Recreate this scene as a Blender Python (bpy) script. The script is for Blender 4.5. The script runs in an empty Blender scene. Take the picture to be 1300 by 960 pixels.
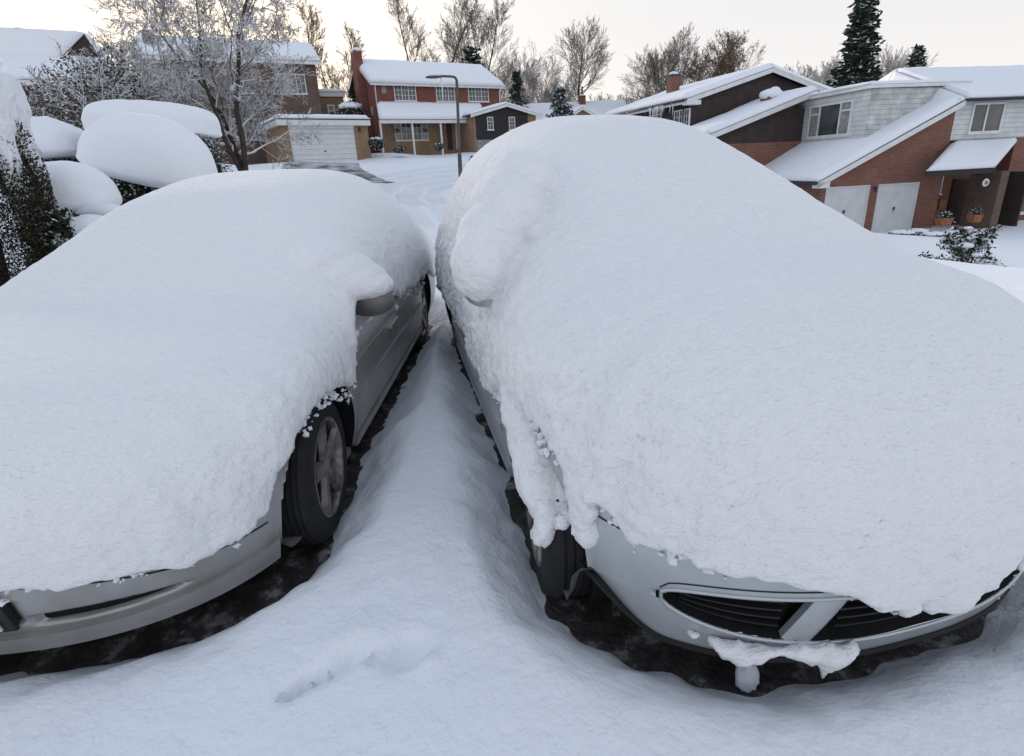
import bpy, bmesh, math, random
import numpy as np
from mathutils import Vector, Matrix, noise as mnoise
random.seed(7); np.random.seed(7)
R=math.radians; PI=math.pi
sc=bpy.context.scene; col=sc.collection
# ---------------------------------------------------------------- camera model (metres; the camera stands at 0,0,1.5)
F=660.0; CX=650.0; CY=435.0; PITCH=R(18.6); ROLL=R(2.8); H=1.5
def ray(px,py):
    x=(px-CX)/F; y=-(py-CY)/F; c,s=math.cos(ROLL),math.sin(ROLL)
    u=x*c+y*s; v=-x*s+y*c
    return u, math.cos(PITCH)+v*math.sin(PITCH), -math.sin(PITCH)+v*math.cos(PITCH)
def aty(px,py,Y):
    d=ray(px,py); t=Y/d[1]; return Vector((d[0]*t,Y,H+d[2]*t))
def atz(px,py,z):
    d=ray(px,py); t=(z-H)/d[2]; return Vector((d[0]*t,d[1]*t,z))
cd=bpy.data.cameras.new('camera'); cam=bpy.data.objects.new('camera',cd); col.objects.link(cam)
c_,s_=math.cos(ROLL),math.sin(ROLL); R0=Vector((1,0,0)); U0=Vector((0,math.sin(PITCH),math.cos(PITCH))); F0=Vector((0,math.cos(PITCH),-math.sin(PITCH)))
rt=R0*c_-U0*s_; up=R0*s_+U0*c_
cam.matrix_world=Matrix(((rt.x,up.x,-F0.x,0),(rt.y,up.y,-F0.y,0),(rt.z,up.z,-F0.z,H),(0,0,0,1)))
cd.sensor_width=36; cd.lens=36*F/1300; cd.shift_y=-45/1300; cd.clip_start=.05; cd.clip_end=3000
sc.camera=cam
# ---------------------------------------------------------------- object helpers
def tag(o,label=None,cat=None,group=None,kind=None):
    if label: o['label']=label
    if cat: o['category']=cat
    if group: o['group']=group
    if kind: o['kind']=kind
    return o
def empty(name,loc,rz=0,label=None,cat=None,group=None,rot=None):
    o=bpy.data.objects.new(name,None); col.objects.link(o); o.empty_display_size=.2
    o.location=loc; o.rotation_euler=rot if rot else (0,0,rz)
    return tag(o,label,cat,group)
def mesh_obj(name,verts,faces,mat,parent=None,smooth=False):
    me=bpy.data.meshes.new(name)
    if isinstance(verts,np.ndarray): verts=verts.tolist()
    if isinstance(faces,np.ndarray): faces=faces.tolist()
    me.from_pydata(verts,[],faces); me.update()
    for m in (mat if isinstance(mat,(list,tuple)) else [mat]): me.materials.append(m)
    if smooth: me.polygons.foreach_set('use_smooth',[True]*len(me.polygons))
    o=bpy.data.objects.new(name,me); col.objects.link(o)
    if parent: o.parent=parent
    return o
class MB:
    def __init__(s): s.v=[]; s.f=[]
    def poly(s,pts):
        n=len(s.v); s.v+= [tuple(p) for p in pts]; s.f.append(tuple(range(n,n+len(pts))))
    def box(s,a,b):
        x0,y0,z0=[min(p,q) for p,q in zip(a,b)]; x1,y1,z1=[max(p,q) for p,q in zip(a,b)]; n=len(s.v)
        s.v+=[(x0,y0,z0),(x1,y0,z0),(x1,y1,z0),(x0,y1,z0),(x0,y0,z1),(x1,y0,z1),(x1,y1,z1),(x0,y1,z1)]
        s.f+=[tuple(n+k for k in q) for q in ((0,3,2,1),(4,5,6,7),(0,1,5,4),(1,2,6,5),(2,3,7,6),(3,0,4,7))]
    def slab(s,pts,off):
        """closed prism: polygon pts and its copy moved by off"""
        n=len(s.v); k=len(pts); s.v+=[tuple(p) for p in pts]+[tuple(Vector(p)+Vector(off)) for p in pts]
        s.f.append(tuple(range(n+k-1,n-1,-1))); s.f.append(tuple(range(n+k,n+2*k)))
        for i in range(k): j=(i+1)%k; s.f.append((n+i,n+j,n+k+j,n+k+i))
    def tube(s,pts,rad,sides=8,cap=True):
        pts=[Vector(p) for p in pts]; rr=rad if isinstance(rad,(list,tuple)) else [rad]*len(pts); n=len(s.v)
        up=Vector((0,0,1))
        for i,p in enumerate(pts):
            d=(pts[min(i+1,len(pts)-1)]-pts[max(i-1,0)]).normalized()
            u=d.cross(up if abs(d.z)<.95 else Vector((1,0,0))).normalized(); w=d.cross(u)
            for k in range(sides):
                a=2*PI*k/sides; s.v.append(tuple(p+(u*math.cos(a)+w*math.sin(a))*rr[i]))
        for i in range(len(pts)-1):
            for k in range(sides):
                a=n+i*sides+k; b=n+i*sides+(k+1)%sides; s.f.append((a,b,b+sides,a+sides))
        if cap:
            s.f.append(tuple(n+k for k in range(sides))[::-1]); m=n+(len(pts)-1)*sides; s.f.append(tuple(m+k for k in range(sides)))
    def ell(s,c,r,nu=14,nv=9,jit=0,seed=0):
        n=len(s.v); rnd=random.Random(seed)
        s.v.append((c[0],c[1],c[2]+r[2]))
        for i in range(1,nv):
            th=PI*i/nv
            for k in range(nu):
                a=2*PI*k/nu; j=1+jit*(rnd.random()-.5)
                s.v.append((c[0]+r[0]*math.sin(th)*math.cos(a)*j,c[1]+r[1]*math.sin(th)*math.sin(a)*j,c[2]+r[2]*math.cos(th)*j))
        s.v.append((c[0],c[1],c[2]-r[2])); e=len(s.v)-1
        for k in range(nu):
            s.f.append((n,n+1+k,n+1+(k+1)%nu)); s.f.append((e,e-nu+(k+1)%nu,e-nu+k))
        for i in range(nv-2):
            for k in range(nu):
                a=n+1+i*nu+k; b=n+1+i*nu+(k+1)%nu; s.f.append((a,a+nu,b+nu,b))
    def lathe(s,prof,c=(0,0,0),axis='x',n=40,closed=True):
        """prof: (r, h) pairs, revolved about the axis"""
        m=len(s.v); k=len(prof)
        for i in range(n):
            a=2*PI*i/n; ca,sa=math.cos(a),math.sin(a)
            for r,h in prof:
                p=(h,r*ca,r*sa) if axis=='x' else ((r*ca,h,r*sa) if axis=='y' else (r*ca,r*sa,h))
                s.v.append((c[0]+p[0],c[1]+p[1],c[2]+p[2]))
        for i in range(n):
            for j in range(k if closed else k-1):
                a=m+i*k+j; b=m+i*k+(j+1)%k; c2=m+((i+1)%n)*k+(j+1)%k; d=m+((i+1)%n)*k+j; s.f.append((a,b,c2,d))
    def build(s,name,mat,parent=None,smooth=False):
        return mesh_obj(name,s.v,s.f,mat,parent,smooth)
def bevel(o,w=.01,seg=2):
    m=o.modifiers.new('bevel','BEVEL'); m.width=w; m.segments=seg; m.limit_method='ANGLE'; return o
def bake_mods(o):
    dg=bpy.context.evaluated_depsgraph_get(); dg.update()
    me=bpy.data.meshes.new_from_object(o.evaluated_get(dg)); o.modifiers.clear(); old=o.data; o.data=me; bpy.data.meshes.remove(old); return o
def fix_normals(o):
    bm=bmesh.new(); bm.from_mesh(o.data); bmesh.ops.remove_doubles(bm,verts=bm.verts,dist=1e-5); bmesh.ops.recalc_face_normals(bm,faces=bm.faces); bm.to_mesh(o.data); bm.free(); return o
# vectorised value noise (cheap, smooth)
def _h(ix,iy,iz,seed):
    n=(ix*374761393+iy*668265263+iz*2147483647+seed*974634)&0xffffffff
    n=((n^(n>>13))*1274126177)&0xffffffff; n=n^(n>>16); return (n&0xffff)/32767.5-1
def vnoise(x,y,z=0,seed=0):
    x,y,z=np.broadcast_arrays(np.asarray(x,float),np.asarray(y,float),np.asarray(z,float))
    xi,yi,zi=[np.floor(k).astype(np.int64) for k in (x,y,z)]; fx,fy,fz=x-xi,y-yi,z-zi
    fx,fy,fz=[k*k*k*(k*(k*6-15)+10) for k in (fx,fy,fz)]
    def L(a,b,t): return a+(b-a)*t
    r=[]
    for dz in (0,1):
        a=L(_h(xi,yi,zi+dz,seed),_h(xi+1,yi,zi+dz,seed),fx); b=L(_h(xi,yi+1,zi+dz,seed),_h(xi+1,yi+1,zi+dz,seed),fx); r.append(L(a,b,fy))
    return L(r[0],r[1],fz)
def fbm(x,y,z=0,seed=0,oct=4):
    s=0; a=1; t=0
    for o in range(oct):
        s=s+a*vnoise(np.asarray(x)*2**o+17*o,np.asarray(y)*2**o-9*o,np.asarray(z)*2**o,seed+o); t+=a; a*=.5
    return s/t
def sstep(a,b,x):
    t=np.clip((x-a)/(b-a),0,1); return t*t*(3-2*t)
# ---------------------------------------------------------------- materials
def mat(name,color,rough=.7,metal=0,spec=.3,bump=0,bscale=20,var=0,vscale=5,color2=None,detail=4,coat=0):
    m=bpy.data.materials.new(name); m.use_nodes=True; nt=m.node_tree; N=nt.nodes; b=N['Principled BSDF']
    b.inputs['Base Color'].default_value=(*color,1); b.inputs['Roughness'].default_value=rough; b.inputs['Metallic'].default_value=metal
    b.inputs['Specular IOR Level'].default_value=spec; b.inputs['Coat Weight'].default_value=coat
    tc=N.new('ShaderNodeTexCoord')
    if var or color2:
        nz=N.new('ShaderNodeTexNoise'); nz.inputs['Scale'].default_value=vscale; nz.inputs['Detail'].default_value=detail
        nt.links.new(tc.outputs['Object'],nz.inputs['Vector'])
        rp=N.new('ShaderNodeValToRGB'); rp.color_ramp.elements[0].position=.35; rp.color_ramp.elements[1].position=.65
        c2=color2 or tuple(k*(1-var) for k in color)
        rp.color_ramp.elements[0].color=(*c2,1); rp.color_ramp.elements[1].color=(*color,1)
        nt.links.new(nz.outputs['Fac'],rp.inputs['Fac']); nt.links.new(rp.outputs['Color'],b.inputs['Base Color'])
    if bump:
        nb=N.new('ShaderNodeTexNoise'); nb.inputs['Scale'].default_value=bscale; nb.inputs['Detail'].default_value=detail
        nt.links.new(tc.outputs['Object'],nb.inputs['Vector']); bp=N.new('ShaderNodeBump'); bp.inputs['Strength'].default_value=1; bp.inputs['Distance'].default_value=bump
        nt.links.new(nb.outputs['Fac'],bp.inputs['Height']); nt.links.new(bp.outputs['Normal'],b.inputs['Normal'])
    return m
def brick_mat(name,c1,c2,mortar,scale=1,var=.5):
    """bricks laid on vertical walls: u = horizontal run (x+y), v = z"""
    m=bpy.data.materials.new(name); m.use_nodes=True; nt=m.node_tree; N=nt.nodes; L=nt.links; b=N['Principled BSDF']; b.inputs['Roughness'].default_value=.9
    tc=N.new('ShaderNodeTexCoord'); sp=N.new('ShaderNodeSeparateXYZ'); L.new(tc.outputs['Object'],sp.inputs[0])
    ad=N.new('ShaderNodeMath'); ad.operation='ADD'; L.new(sp.outputs['X'],ad.inputs[0]); L.new(sp.outputs['Y'],ad.inputs[1])
    cb=N.new('ShaderNodeCombineXYZ'); L.new(ad.outputs[0],cb.inputs['X']); L.new(sp.outputs['Z'],cb.inputs['Y'])
    br=N.new('ShaderNodeTexBrick'); br.inputs['Scale'].default_value=1; br.inputs['Brick Width'].default_value=.225*scale; br.inputs['Row Height'].default_value=.075*scale
    br.inputs['Mortar Size'].default_value=.009*scale; br.inputs['Color1'].default_value=(*c1,1); br.inputs['Color2'].default_value=(*c2,1); br.inputs['Mortar'].default_value=(*mortar,1)
    L.new(cb.outputs[0],br.inputs['Vector'])
    nz=N.new('ShaderNodeTexNoise'); nz.inputs['Scale'].default_value=1.2; nz.inputs['Detail'].default_value=5; L.new(tc.outputs['Object'],nz.inputs['Vector'])
    mr=N.new('ShaderNodeMapRange'); mr.inputs['To Min'].default_value=1-var; mr.inputs['To Max'].default_value=1+var; L.new(nz.outputs['Fac'],mr.inputs['Value'])
    mx=N.new('ShaderNodeVectorMath'); mx.operation='SCALE'; L.new(br.outputs['Color'],mx.inputs[0]); L.new(mr.outputs[0],mx.inputs['Scale']); L.new(mx.outputs[0],b.inputs['Base Color'])
    bp=N.new('ShaderNodeBump'); bp.inputs['Distance'].default_value=.006; bp.invert=True; L.new(br.outputs['Fac'],bp.inputs['Height']); L.new(bp.outputs['Normal'],b.inputs['Normal'])
    return m
def board_mat(name,color,pitch=.15,vertical=False,dirt=.25,rough=.6,depth=.012):
    """lapped boards with weather staining"""
    m=bpy.data.materials.new(name); m.use_nodes=True; nt=m.node_tree; N=nt.nodes; L=nt.links; b=N['Principled BSDF']; b.inputs['Roughness'].default_value=rough
    tc=N.new('ShaderNodeTexCoord'); sp=N.new('ShaderNodeSeparateXYZ'); L.new(tc.outputs['Object'],sp.inputs[0])
    src=sp.outputs['Z']
    if vertical:
        ad=N.new('ShaderNodeMath'); ad.operation='ADD'; L.new(sp.outputs['X'],ad.inputs[0]); L.new(sp.outputs['Y'],ad.inputs[1]); src=ad.outputs[0]
    d=N.new('ShaderNodeMath'); d.operation='DIVIDE'; d.inputs[1].default_value=pitch; L.new(src,d.inputs[0])
    fr=N.new('ShaderNodeMath'); fr.operation='FRACT'; L.new(d.outputs[0],fr.inputs[0])
    gt=N.new('ShaderNodeMath'); gt.operation='GREATER_THAN'; gt.inputs[1].default_value=.07; L.new(fr.outputs[0],gt.inputs[0])
    nz=N.new('ShaderNodeTexNoise'); nz.inputs['Scale'].default_value=2.5; nz.inputs['Detail'].default_value=6; L.new(tc.outputs['Object'],nz.inputs['Vector'])
    mr=N.new('ShaderNodeMapRange'); mr.inputs['From Min'].default_value=.3; mr.inputs['From Max'].default_value=.7; mr.inputs['To Min'].default_value=1-dirt; mr.inputs['To Max'].default_value=1; L.new(nz.outputs['Fac'],mr.inputs['Value'])
    g2=N.new('ShaderNodeMapRange'); g2.inputs['To Min'].default_value=.45; L.new(gt.outputs[0],g2.inputs['Value'])
    mu=N.new('ShaderNodeMath'); mu.operation='MULTIPLY'; L.new(mr.outputs[0],mu.inputs[0]); L.new(g2.outputs[0],mu.inputs[1])
    vm=N.new('ShaderNodeVectorMath'); vm.operation='SCALE'; vm.inputs[0].default_value=color; L.new(mu.outputs[0],vm.inputs['Scale']); L.new(vm.outputs[0],b.inputs['Base Color'])
    bp=N.new('ShaderNodeBump'); bp.inputs['Distance'].default_value=depth; bp.inputs['Strength'].default_value=.8; L.new(fr.outputs[0],bp.inputs['Height']); bp.invert=not vertical; L.new(bp.outputs['Normal'],b.inputs['Normal'])
    return m
def snow_mat(name,c=(.83,.85,.89),grain=.004,gscale=45,streak=0,lump=0,sparkle=True,sss=0.0,stretch=(1,1,1)):
    m=bpy.data.materials.new(name); m.use_nodes=True; nt=m.node_tree; N=nt.nodes; L=nt.links; b=N['Principled BSDF']
    b.inputs['Base Color'].default_value=(*c,1); b.inputs['Roughness'].default_value=.75; b.inputs['Specular IOR Level'].default_value=.25
    tc=N.new('ShaderNodeTexCoord'); mp=N.new('ShaderNodeMapping'); mp.inputs['Scale'].default_value=stretch; L.new(tc.outputs['Object'],mp.inputs['Vector'])
    n1=N.new('ShaderNodeTexNoise'); n1.inputs['Scale'].default_value=gscale; n1.inputs['Detail'].default_value=5; n1.inputs['Roughness'].default_value=.6; L.new(mp.outputs[0],n1.inputs['Vector'])
    n2=N.new('ShaderNodeTexNoise'); n2.inputs['Scale'].default_value=gscale*.28; n2.inputs['Detail'].default_value=3; L.new(mp.outputs[0],n2.inputs['Vector'])
    b1=N.new('ShaderNodeBump'); b1.inputs['Distance'].default_value=grain; b1.inputs['Strength'].default_value=1; L.new(n1.outputs['Fac'],b1.inputs['Height'])
    b2=N.new('ShaderNodeBump'); b2.inputs['Distance'].default_value=grain*1.6+lump; b2.inputs['Strength'].default_value=1; L.new(n2.outputs['Fac'],b2.inputs['Height']); L.new(b1.outputs['Normal'],b2.inputs['Normal'])
    L.new(b2.outputs['Normal'],b.inputs['Normal'])
    n3=N.new('ShaderNodeTexNoise'); n3.inputs['Scale'].default_value=.9; n3.inputs['Detail'].default_value=3; L.new(tc.outputs['Object'],n3.inputs['Vector'])
    rp=N.new('ShaderNodeValToRGB'); rp.color_ramp.elements[0].color=(c[0]*.95,c[1]*.96,c[2]*.98,1); rp.color_ramp.elements[1].color=(*c,1); L.new(n3.outputs['Fac'],rp.inputs['Fac']); L.new(rp.outputs['Color'],b.inputs['Base Color'])
    if sss: b.inputs['Subsurface Weight'].default_value=sss; b.inputs['Subsurface Radius'].default_value=(.03,.035,.045); b.inputs['Subsurface Scale'].default_value=.5
    return m
def snowy(name,base,base2=None,lo=.25,hi=.6,scale=6,snow=(.82,.84,.88),rough=.85,amt=1,nthr=.25):
    """a dark surface that carries real snow on whatever faces up, in patches"""
    m=bpy.data.materials.new(name); m.use_nodes=True; nt=m.node_tree; N=nt.nodes; L=nt.links; b=N['Principled BSDF']; b.inputs['Roughness'].default_value=rough; b.inputs['Specular IOR Level'].default_value=.2
    tc=N.new('ShaderNodeTexCoord'); gm=N.new('ShaderNodeNewGeometry'); sp=N.new('ShaderNodeSeparateXYZ'); L.new(gm.outputs['Normal'],sp.inputs[0])
    ab=N.new('ShaderNodeMath'); ab.operation='ABSOLUTE'; L.new(sp.outputs['Z'],ab.inputs[0])
    nz=N.new('ShaderNodeTexNoise'); nz.inputs['Scale'].default_value=scale; nz.inputs['Detail'].default_value=3; L.new(tc.outputs['Object'],nz.inputs['Vector'])
    s2=N.new('ShaderNodeMath'); s2.operation='MULTIPLY_ADD'; s2.inputs[1].default_value=1.6; s2.inputs[2].default_value=-.8; L.new(nz.outputs['Fac'],s2.inputs[0])
    ad=N.new('ShaderNodeMath'); ad.operation='ADD'; L.new(s2.outputs[0],ad.inputs[0]); L.new((sp.outputs['Z'] if amt==1 else ab.outputs[0]),ad.inputs[1])
    mr=N.new('ShaderNodeMapRange'); mr.inputs['From Min'].default_value=lo; mr.inputs['From Max'].default_value=hi; L.new(ad.outputs[0],mr.inputs['Value'])
    n2=N.new('ShaderNodeTexNoise'); n2.inputs['Scale'].default_value=scale*1.7; L.new(tc.outputs['Object'],n2.inputs['Vector'])
    rp=N.new('ShaderNodeValToRGB'); rp.color_ramp.elements[0].position=.38; rp.color_ramp.elements[1].position=.62; rp.color_ramp.elements[0].color=(*(base2 or base),1); rp.color_ramp.elements[1].color=(*base,1); L.new(n2.outputs['Fac'],rp.inputs['Fac'])
    mx=N.new('ShaderNodeMix'); mx.data_type='RGBA'; L.new(mr.outputs[0],mx.inputs[0]); L.new(rp.outputs['Color'],mx.inputs[6]); mx.inputs[7].default_value=(*snow,1); L.new(mx.outputs[2],b.inputs['Base Color'])
    return m
M={}
M['snow_car']=snow_mat('fresh_snow_car',(.875,.875,.885),grain=.0055,gscale=95,stretch=(.7,1.5,1.2),lump=.004)
M['snow_ground']=snow_mat('fresh_snow_ground',(.85,.865,.90),grain=.0045,gscale=60,lump=.003)
M['snow_roof']=snow_mat('roof_snow',grain=.01,gscale=9,lump=.015)
M['snow_cap']=snow_mat('shrub_snow',grain=.004,gscale=22,lump=.004)
M['snow_clump']=snow_mat('ragged_snow',grain=.008,gscale=40,lump=.008)
def silver(name,c,c2,rough=.34):
    return mat(name,c,rough,.55,.5,coat=.15,bump=.0004,bscale=60,color2=c2,vscale=7,detail=7)
M['silver_left']=silver('champagne_silver_paint',(.40,.395,.39),(.33,.32,.31),.38)
M['silver_right']=silver('pale_silver_blue_paint',(.53,.55,.565),(.46,.48,.50),.32)
M['glass']=mat('car_glass',(.012,.016,.018),.08,0,.6)
M['pane']=mat('window_pane',(.035,.045,.05),.06,0,.7,color2=(.09,.1,.1),vscale=1.3)
M['rubber']=mat('tyre_rubber',(.018,.018,.019),.8,0,.3,bump=.002,bscale=50,var=.3,vscale=14)
M['black']=mat('black_plastic',(.02,.02,.021),.55,0,.3,bump=.001,bscale=60)
M['arch']=mat('wheel_arch_liner',(.012,.012,.012),.9,0,.1,bump=.003,bscale=30)
M['alloy']=mat('dirty_alloy',(.30,.28,.26),.38,.8,.5,color2=(.12,.10,.09),vscale=18,detail=6)
M['chrome']=mat('satin_chrome',(.55,.56,.58),.25,.9,.5,var=.3,vscale=20)
M['plate']=mat('plate_white',(.6,.62,.58),.4,0,.5)
M['lamp_glass']=mat('headlight_glass',(.35,.38,.4),.1,.2,.8)
M['brick_red']=brick_mat('dark_red_brick',(.17,.045,.032),(.23,.07,.05),(.19,.12,.10))
M['brick_orange']=brick_mat('orange_brick',(.235,.088,.056),(.165,.062,.042),(.24,.17,.14),var=.35)
M['brick_buff']=brick_mat('buff_brick',(.31,.2,.115),(.24,.15,.085),(.27,.21,.16))
M['brick_brown']=brick_mat('brown_brick',(.15,.10,.075),(.11,.07,.055),(.15,.12,.1))
M['white_board']=board_mat('white_boarding',(.66,.68,.68),.2,False,.22)
M['dormer_cheek']=board_mat('stained_white_boarding',(.62,.64,.63),.2,False,.5)
M['black_board']=board_mat('black_boarding',(.03,.026,.028),.16,True,.3,.8)
M['dark_tile']=board_mat('dark_brown_hung_tile',(.06,.042,.038),.12,False,.4,.85)
M['white_paint']=mat('white_gloss_paint',(.72,.73,.73),.4,0,.4,var=.12,vscale=3)
M['white_door']=board_mat('white_garage_door',(.68,.70,.72),.3,False,.1,.45,.006)
M['white_door_v']=board_mat('ribbed_garage_door',(.66,.68,.69),.095,True,.14,.45,.008)
M['grey_paint']=mat('dark_gutter',(.04,.04,.045),.6)
M['brown_wood']=board_mat('brown_stained_wood',(.045,.022,.015),.12,True,.4,.6)
M['lamp_post']=mat('weathered_grey_post',(.13,.12,.10),.75,.1,.3,var=.4,vscale=8,bump=.003,bscale=20)
M['terracotta']=mat('terracotta',(.33,.15,.08),.85,var=.3,vscale=6)
M['wood_fence']=board_mat('brown_fence_boards',(.10,.055,.04),.12,True,.4,.9)
M['bark']=snowy('bark_with_snow',(.075,.06,.05),(.045,.037,.032),lo=.45,hi=.8,scale=3)
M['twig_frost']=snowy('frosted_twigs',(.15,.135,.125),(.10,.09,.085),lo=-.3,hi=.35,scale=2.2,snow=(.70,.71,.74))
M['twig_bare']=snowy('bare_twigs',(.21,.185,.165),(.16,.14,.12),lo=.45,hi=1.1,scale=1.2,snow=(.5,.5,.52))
M['twig_haze']=snowy('haze_paled_frosted_twigs',(.30,.28,.265),(.24,.22,.21),lo=.2,hi=.9,scale=.8,snow=(.6,.61,.64))  # twig colour lightened to paint in distance haze; frost on upward sides
M['twig_oak']=snowy('brown_leafed_twigs',(.15,.105,.07),(.1,.07,.05),lo=.5,hi=1.1,scale=.8,snow=(.5,.48,.46))
M['conifer']=snowy('snowy_conifer',(.03,.045,.032),(.018,.03,.02),lo=.55,hi=.95,scale=1.6)
M['conifer_blue']=snowy('snowy_blue_conifer',(.04,.065,.06),(.03,.045,.045),lo=.25,hi=.7,scale=2.4)
M['hedge']=snowy('conifer_hedge_foliage',(.05,.048,.024),(.028,.030,.016),lo=.85,hi=1.15,scale=7)
M['shrub']=snowy('evergreen_leaves',(.035,.045,.022),(.02,.028,.014),lo=.30,hi=.75,scale=9)
M['shrub_brown']=snowy('brown_shrub',(.10,.075,.05),(.06,.05,.035),lo=.3,hi=.8,scale=3)
M['core']=mat('shrub_shade_core',(.012,.014,.008),.95)  # near-black colour painted as the shade deep inside foliage
M['mirror_grey']=mat('dirty_mirror_shell',(.20,.195,.19),.5,.3,.4,color2=(.13,.12,.12),vscale=9,detail=5)
# ================================================================= CARS
def outline(W,L,a,n,b,nb,N,bulge=0.0):
    pts=[]
    for t in np.linspace(0,PI/2,300): pts.append((W*np.sin(t)**(2/n), a*(1-np.cos(t)**(2/n))))
    for y in np.linspace(a,L-b,200)[1:-1]: pts.append((W,y))
    for t in np.linspace(PI/2,0,300): pts.append((W*np.sin(t)**(2/nb), L-b*(1-np.cos(t)**(2/nb))))
    r=np.array(pts); full=np.vstack([r,(r*[-1,1])[::-1][1:-1]])
    if bulge:
        full[:,0]*=1+bulge*np.sin(np.clip(full[:,1]/L,0,1)*PI)
    seg=np.linalg.norm(np.roll(full,-1,0)-full,axis=1); s=np.concatenate([[0],np.cumsum(seg)]); tot=s[-1]
    u=np.linspace(0,tot,N,endpoint=False); cl=np.vstack([full,full[:1]])
    q=np.stack([np.interp(u,s,cl[:,0]),np.interp(u,s,cl[:,1])],1)
    d=np.roll(q,-1,0)-np.roll(q,1,0); nr=np.stack([d[:,1],-d[:,0]],1); nr/=np.linalg.norm(nr,axis=1)[:,None]
    us=np.where(u>tot/2,u-tot,u)           # signed run from the nose centre, + = car's +x side
    return q,nr,us
def prof(tab,sig,L):
    yy=np.linspace(-.5,L+.5,600); z=np.interp(yy,[p[0] for p in tab],[p[1] for p in tab])
    k=max(1,int(sig/(yy[1]-yy[0])*2.5)); g=np.exp(-.5*(np.arange(-k,k+1)*(yy[1]-yy[0])/sig)**2); g/=g.sum()
    z=np.convolve(np.pad(z,k,'edge'),g,'valid'); return lambda y: np.interp(y,yy,z)
class Car: pass
def capf(base,N,flip=False):
    out=[]
    for j in range(N//2):
        g=[j,j+1,(N-j-1)%N,(N-j)%N]; h=[]
        for k in g:
            if base+k not in h: h.append(base+k)
        out.append(tuple(h[::-1] if flip else h))
    return out
def radial(n,k):
    out=[]
    for S in np.linspace(.004,.72,k//2): out.append((S,(1-S**n)**(1/n)))
    t0=math.asin(.72**(n/2))
    for th in np.linspace(t0,PI/2,k-k//2+1)[1:]: out.append((math.sin(th)**(2/n),max(math.cos(th),0)**(2/n)))
    return out
def grid_faces(nr,nc,base=0,flip=False):
    i=np.arange(nr-1)[:,None]; j=np.arange(nc)[None,:]; a=base+i*nc+j; b=base+i*nc+(j+1)%nc
    f=np.stack([a,b,b+nc,a+nc],-1).reshape(-1,4); return f[:,::-1] if flip else f
def body_top(c,x,y,snow=0):
    ax=np.abs(x)/c.W; y=np.asarray(y)
    if snow:
        h=c.sh(y)-c.crown*ax**4*.7; cb=np.maximum(c.st(y)-c.sh(y),0); f=np.clip(1-np.clip(ax/c.sw,0,1)**c.sp,0,1)**c.sq
    else:
        h=c.bh(y)-c.crown*ax**4; cb=np.maximum(c.bt(y)-c.bh(y),0); f=np.clip(1-np.clip(ax/.93,0,1)**5,0,1)**.5
    return h+cb*f
def side_off(c,z):
    """how far the flank stands in from the widest line at height z"""
    return -c.tuck*np.clip((c.zw-z)/(c.zw-c.zs),0,1)**2.2
def make_body(c,N=560):
    q,nr,us=outline(c.W,c.L,c.a,c.n,c.b,3,N,.012); c.q,c.nr,c.us=q,nr,us
    cen=np.stack([np.zeros(N),np.clip(q[:,1],c.a*.95,c.L-c.b*.95)],1)
    rows=[]
    for S,C in radial(c.nb2,60):
        P=cen+(q-cen)*S; zt=body_top(c,P[:,0],P[:,1]); rows.append(np.column_stack([P,c.zw+(zt-c.zw)*C]))
    zs=np.linspace(c.zw,c.zs,76)[1:]
    for z in zs:
        o=side_off(c,z); zz=np.full(N,z)
        if z<c.zs+.15: zz=zz+c.lift(us,q)*np.clip((c.zs+.15-z)/.15,0,1)
        P=q+nr*o
        d=c.dent(us,zz) if c.dent else 0
        P=P-nr*np.asarray(d)[...,None] if c.dent else P
        rows.append(np.column_stack([P,zz]))
    P=cen+(q-cen)*.6; rows.append(np.column_stack([P,np.full(N,c.zs+.02)]))
    V=np.vstack(rows); f=np.array(grid_faces(len(rows),N))
    # cut the wheel arches: drop faces inside the circle, draw the rim vertices out on to it
    cz=c.wz+.01
    for y in c.axles:
        r=np.hypot(V[:,1]-y,V[:,2]-cz); ins=(r<c.arch_r)&(np.abs(V[:,0])>c.W*.72)
        f=f[~ins[f].all(1)]; k=c.arch_r/np.maximum(r[ins],1e-3)
        V[ins,1]=y+(V[ins,1]-y)*k; V[ins,2]=np.maximum(cz+(V[ins,2]-cz)*k,c.zs-.0)
    f=f.tolist()+capf(0,N,True)+capf((len(rows)-1)*N,N)
    o=mesh_obj('body',V,f,[c.mat,M['arch']],c.root,True)
    if c.dark_dent:
        dv=np.asarray(c.dent(np.tile(us,len(rows)),V[:,2]))*(np.arange(len(V))>=60*N)
        o.data.polygons.foreach_set('material_index',[1 if (len(g)==4 and max(dv[k] for k in g)>.006) else 0 for g in f])
    bm=bmesh.new(); bm.from_mesh(o.data); bmesh.ops.delete(bm,geom=[v for v in bm.verts if not v.link_faces],context='VERTS'); bmesh.ops.recalc_face_normals(bm,faces=bm.faces); bm.to_mesh(o.data); bm.free()
    sel=q[:,0]>0; kk=np.argsort(q[sel,1]); qx=q[sel,0][kk]; qy=q[sel,1][kk]
    for y in c.axles:
        for s in (-1,1):
            mb=MB(); K=40
            for k in range(K+1):
                a=R(-32)+R(244)*k/K; yy=y+(c.arch_r+.004)*math.cos(a); zz=cz+(c.arch_r+.004)*math.sin(a); xo=float(np.interp(yy,qy,qx))+float(side_off(c,np.array(zz)) if zz<c.zw else 0)-.004
                mb.v+=[(s*xo,yy,zz),(s*(xo-.012),yy,zz),(s*(c.W-.40),yy,zz)]
            mb.v.append((s*(c.W-.40),y,cz)); e=len(mb.v)-1
            for k in range(K): a=3*k; mb.f+=[(a,a+1,a+4,a+3),(a+1,a+2,a+5,a+4),(a+2,e,a+5)]
            mb.build('wheel_arch',M['arch'],c.root,True)
    return o
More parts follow.
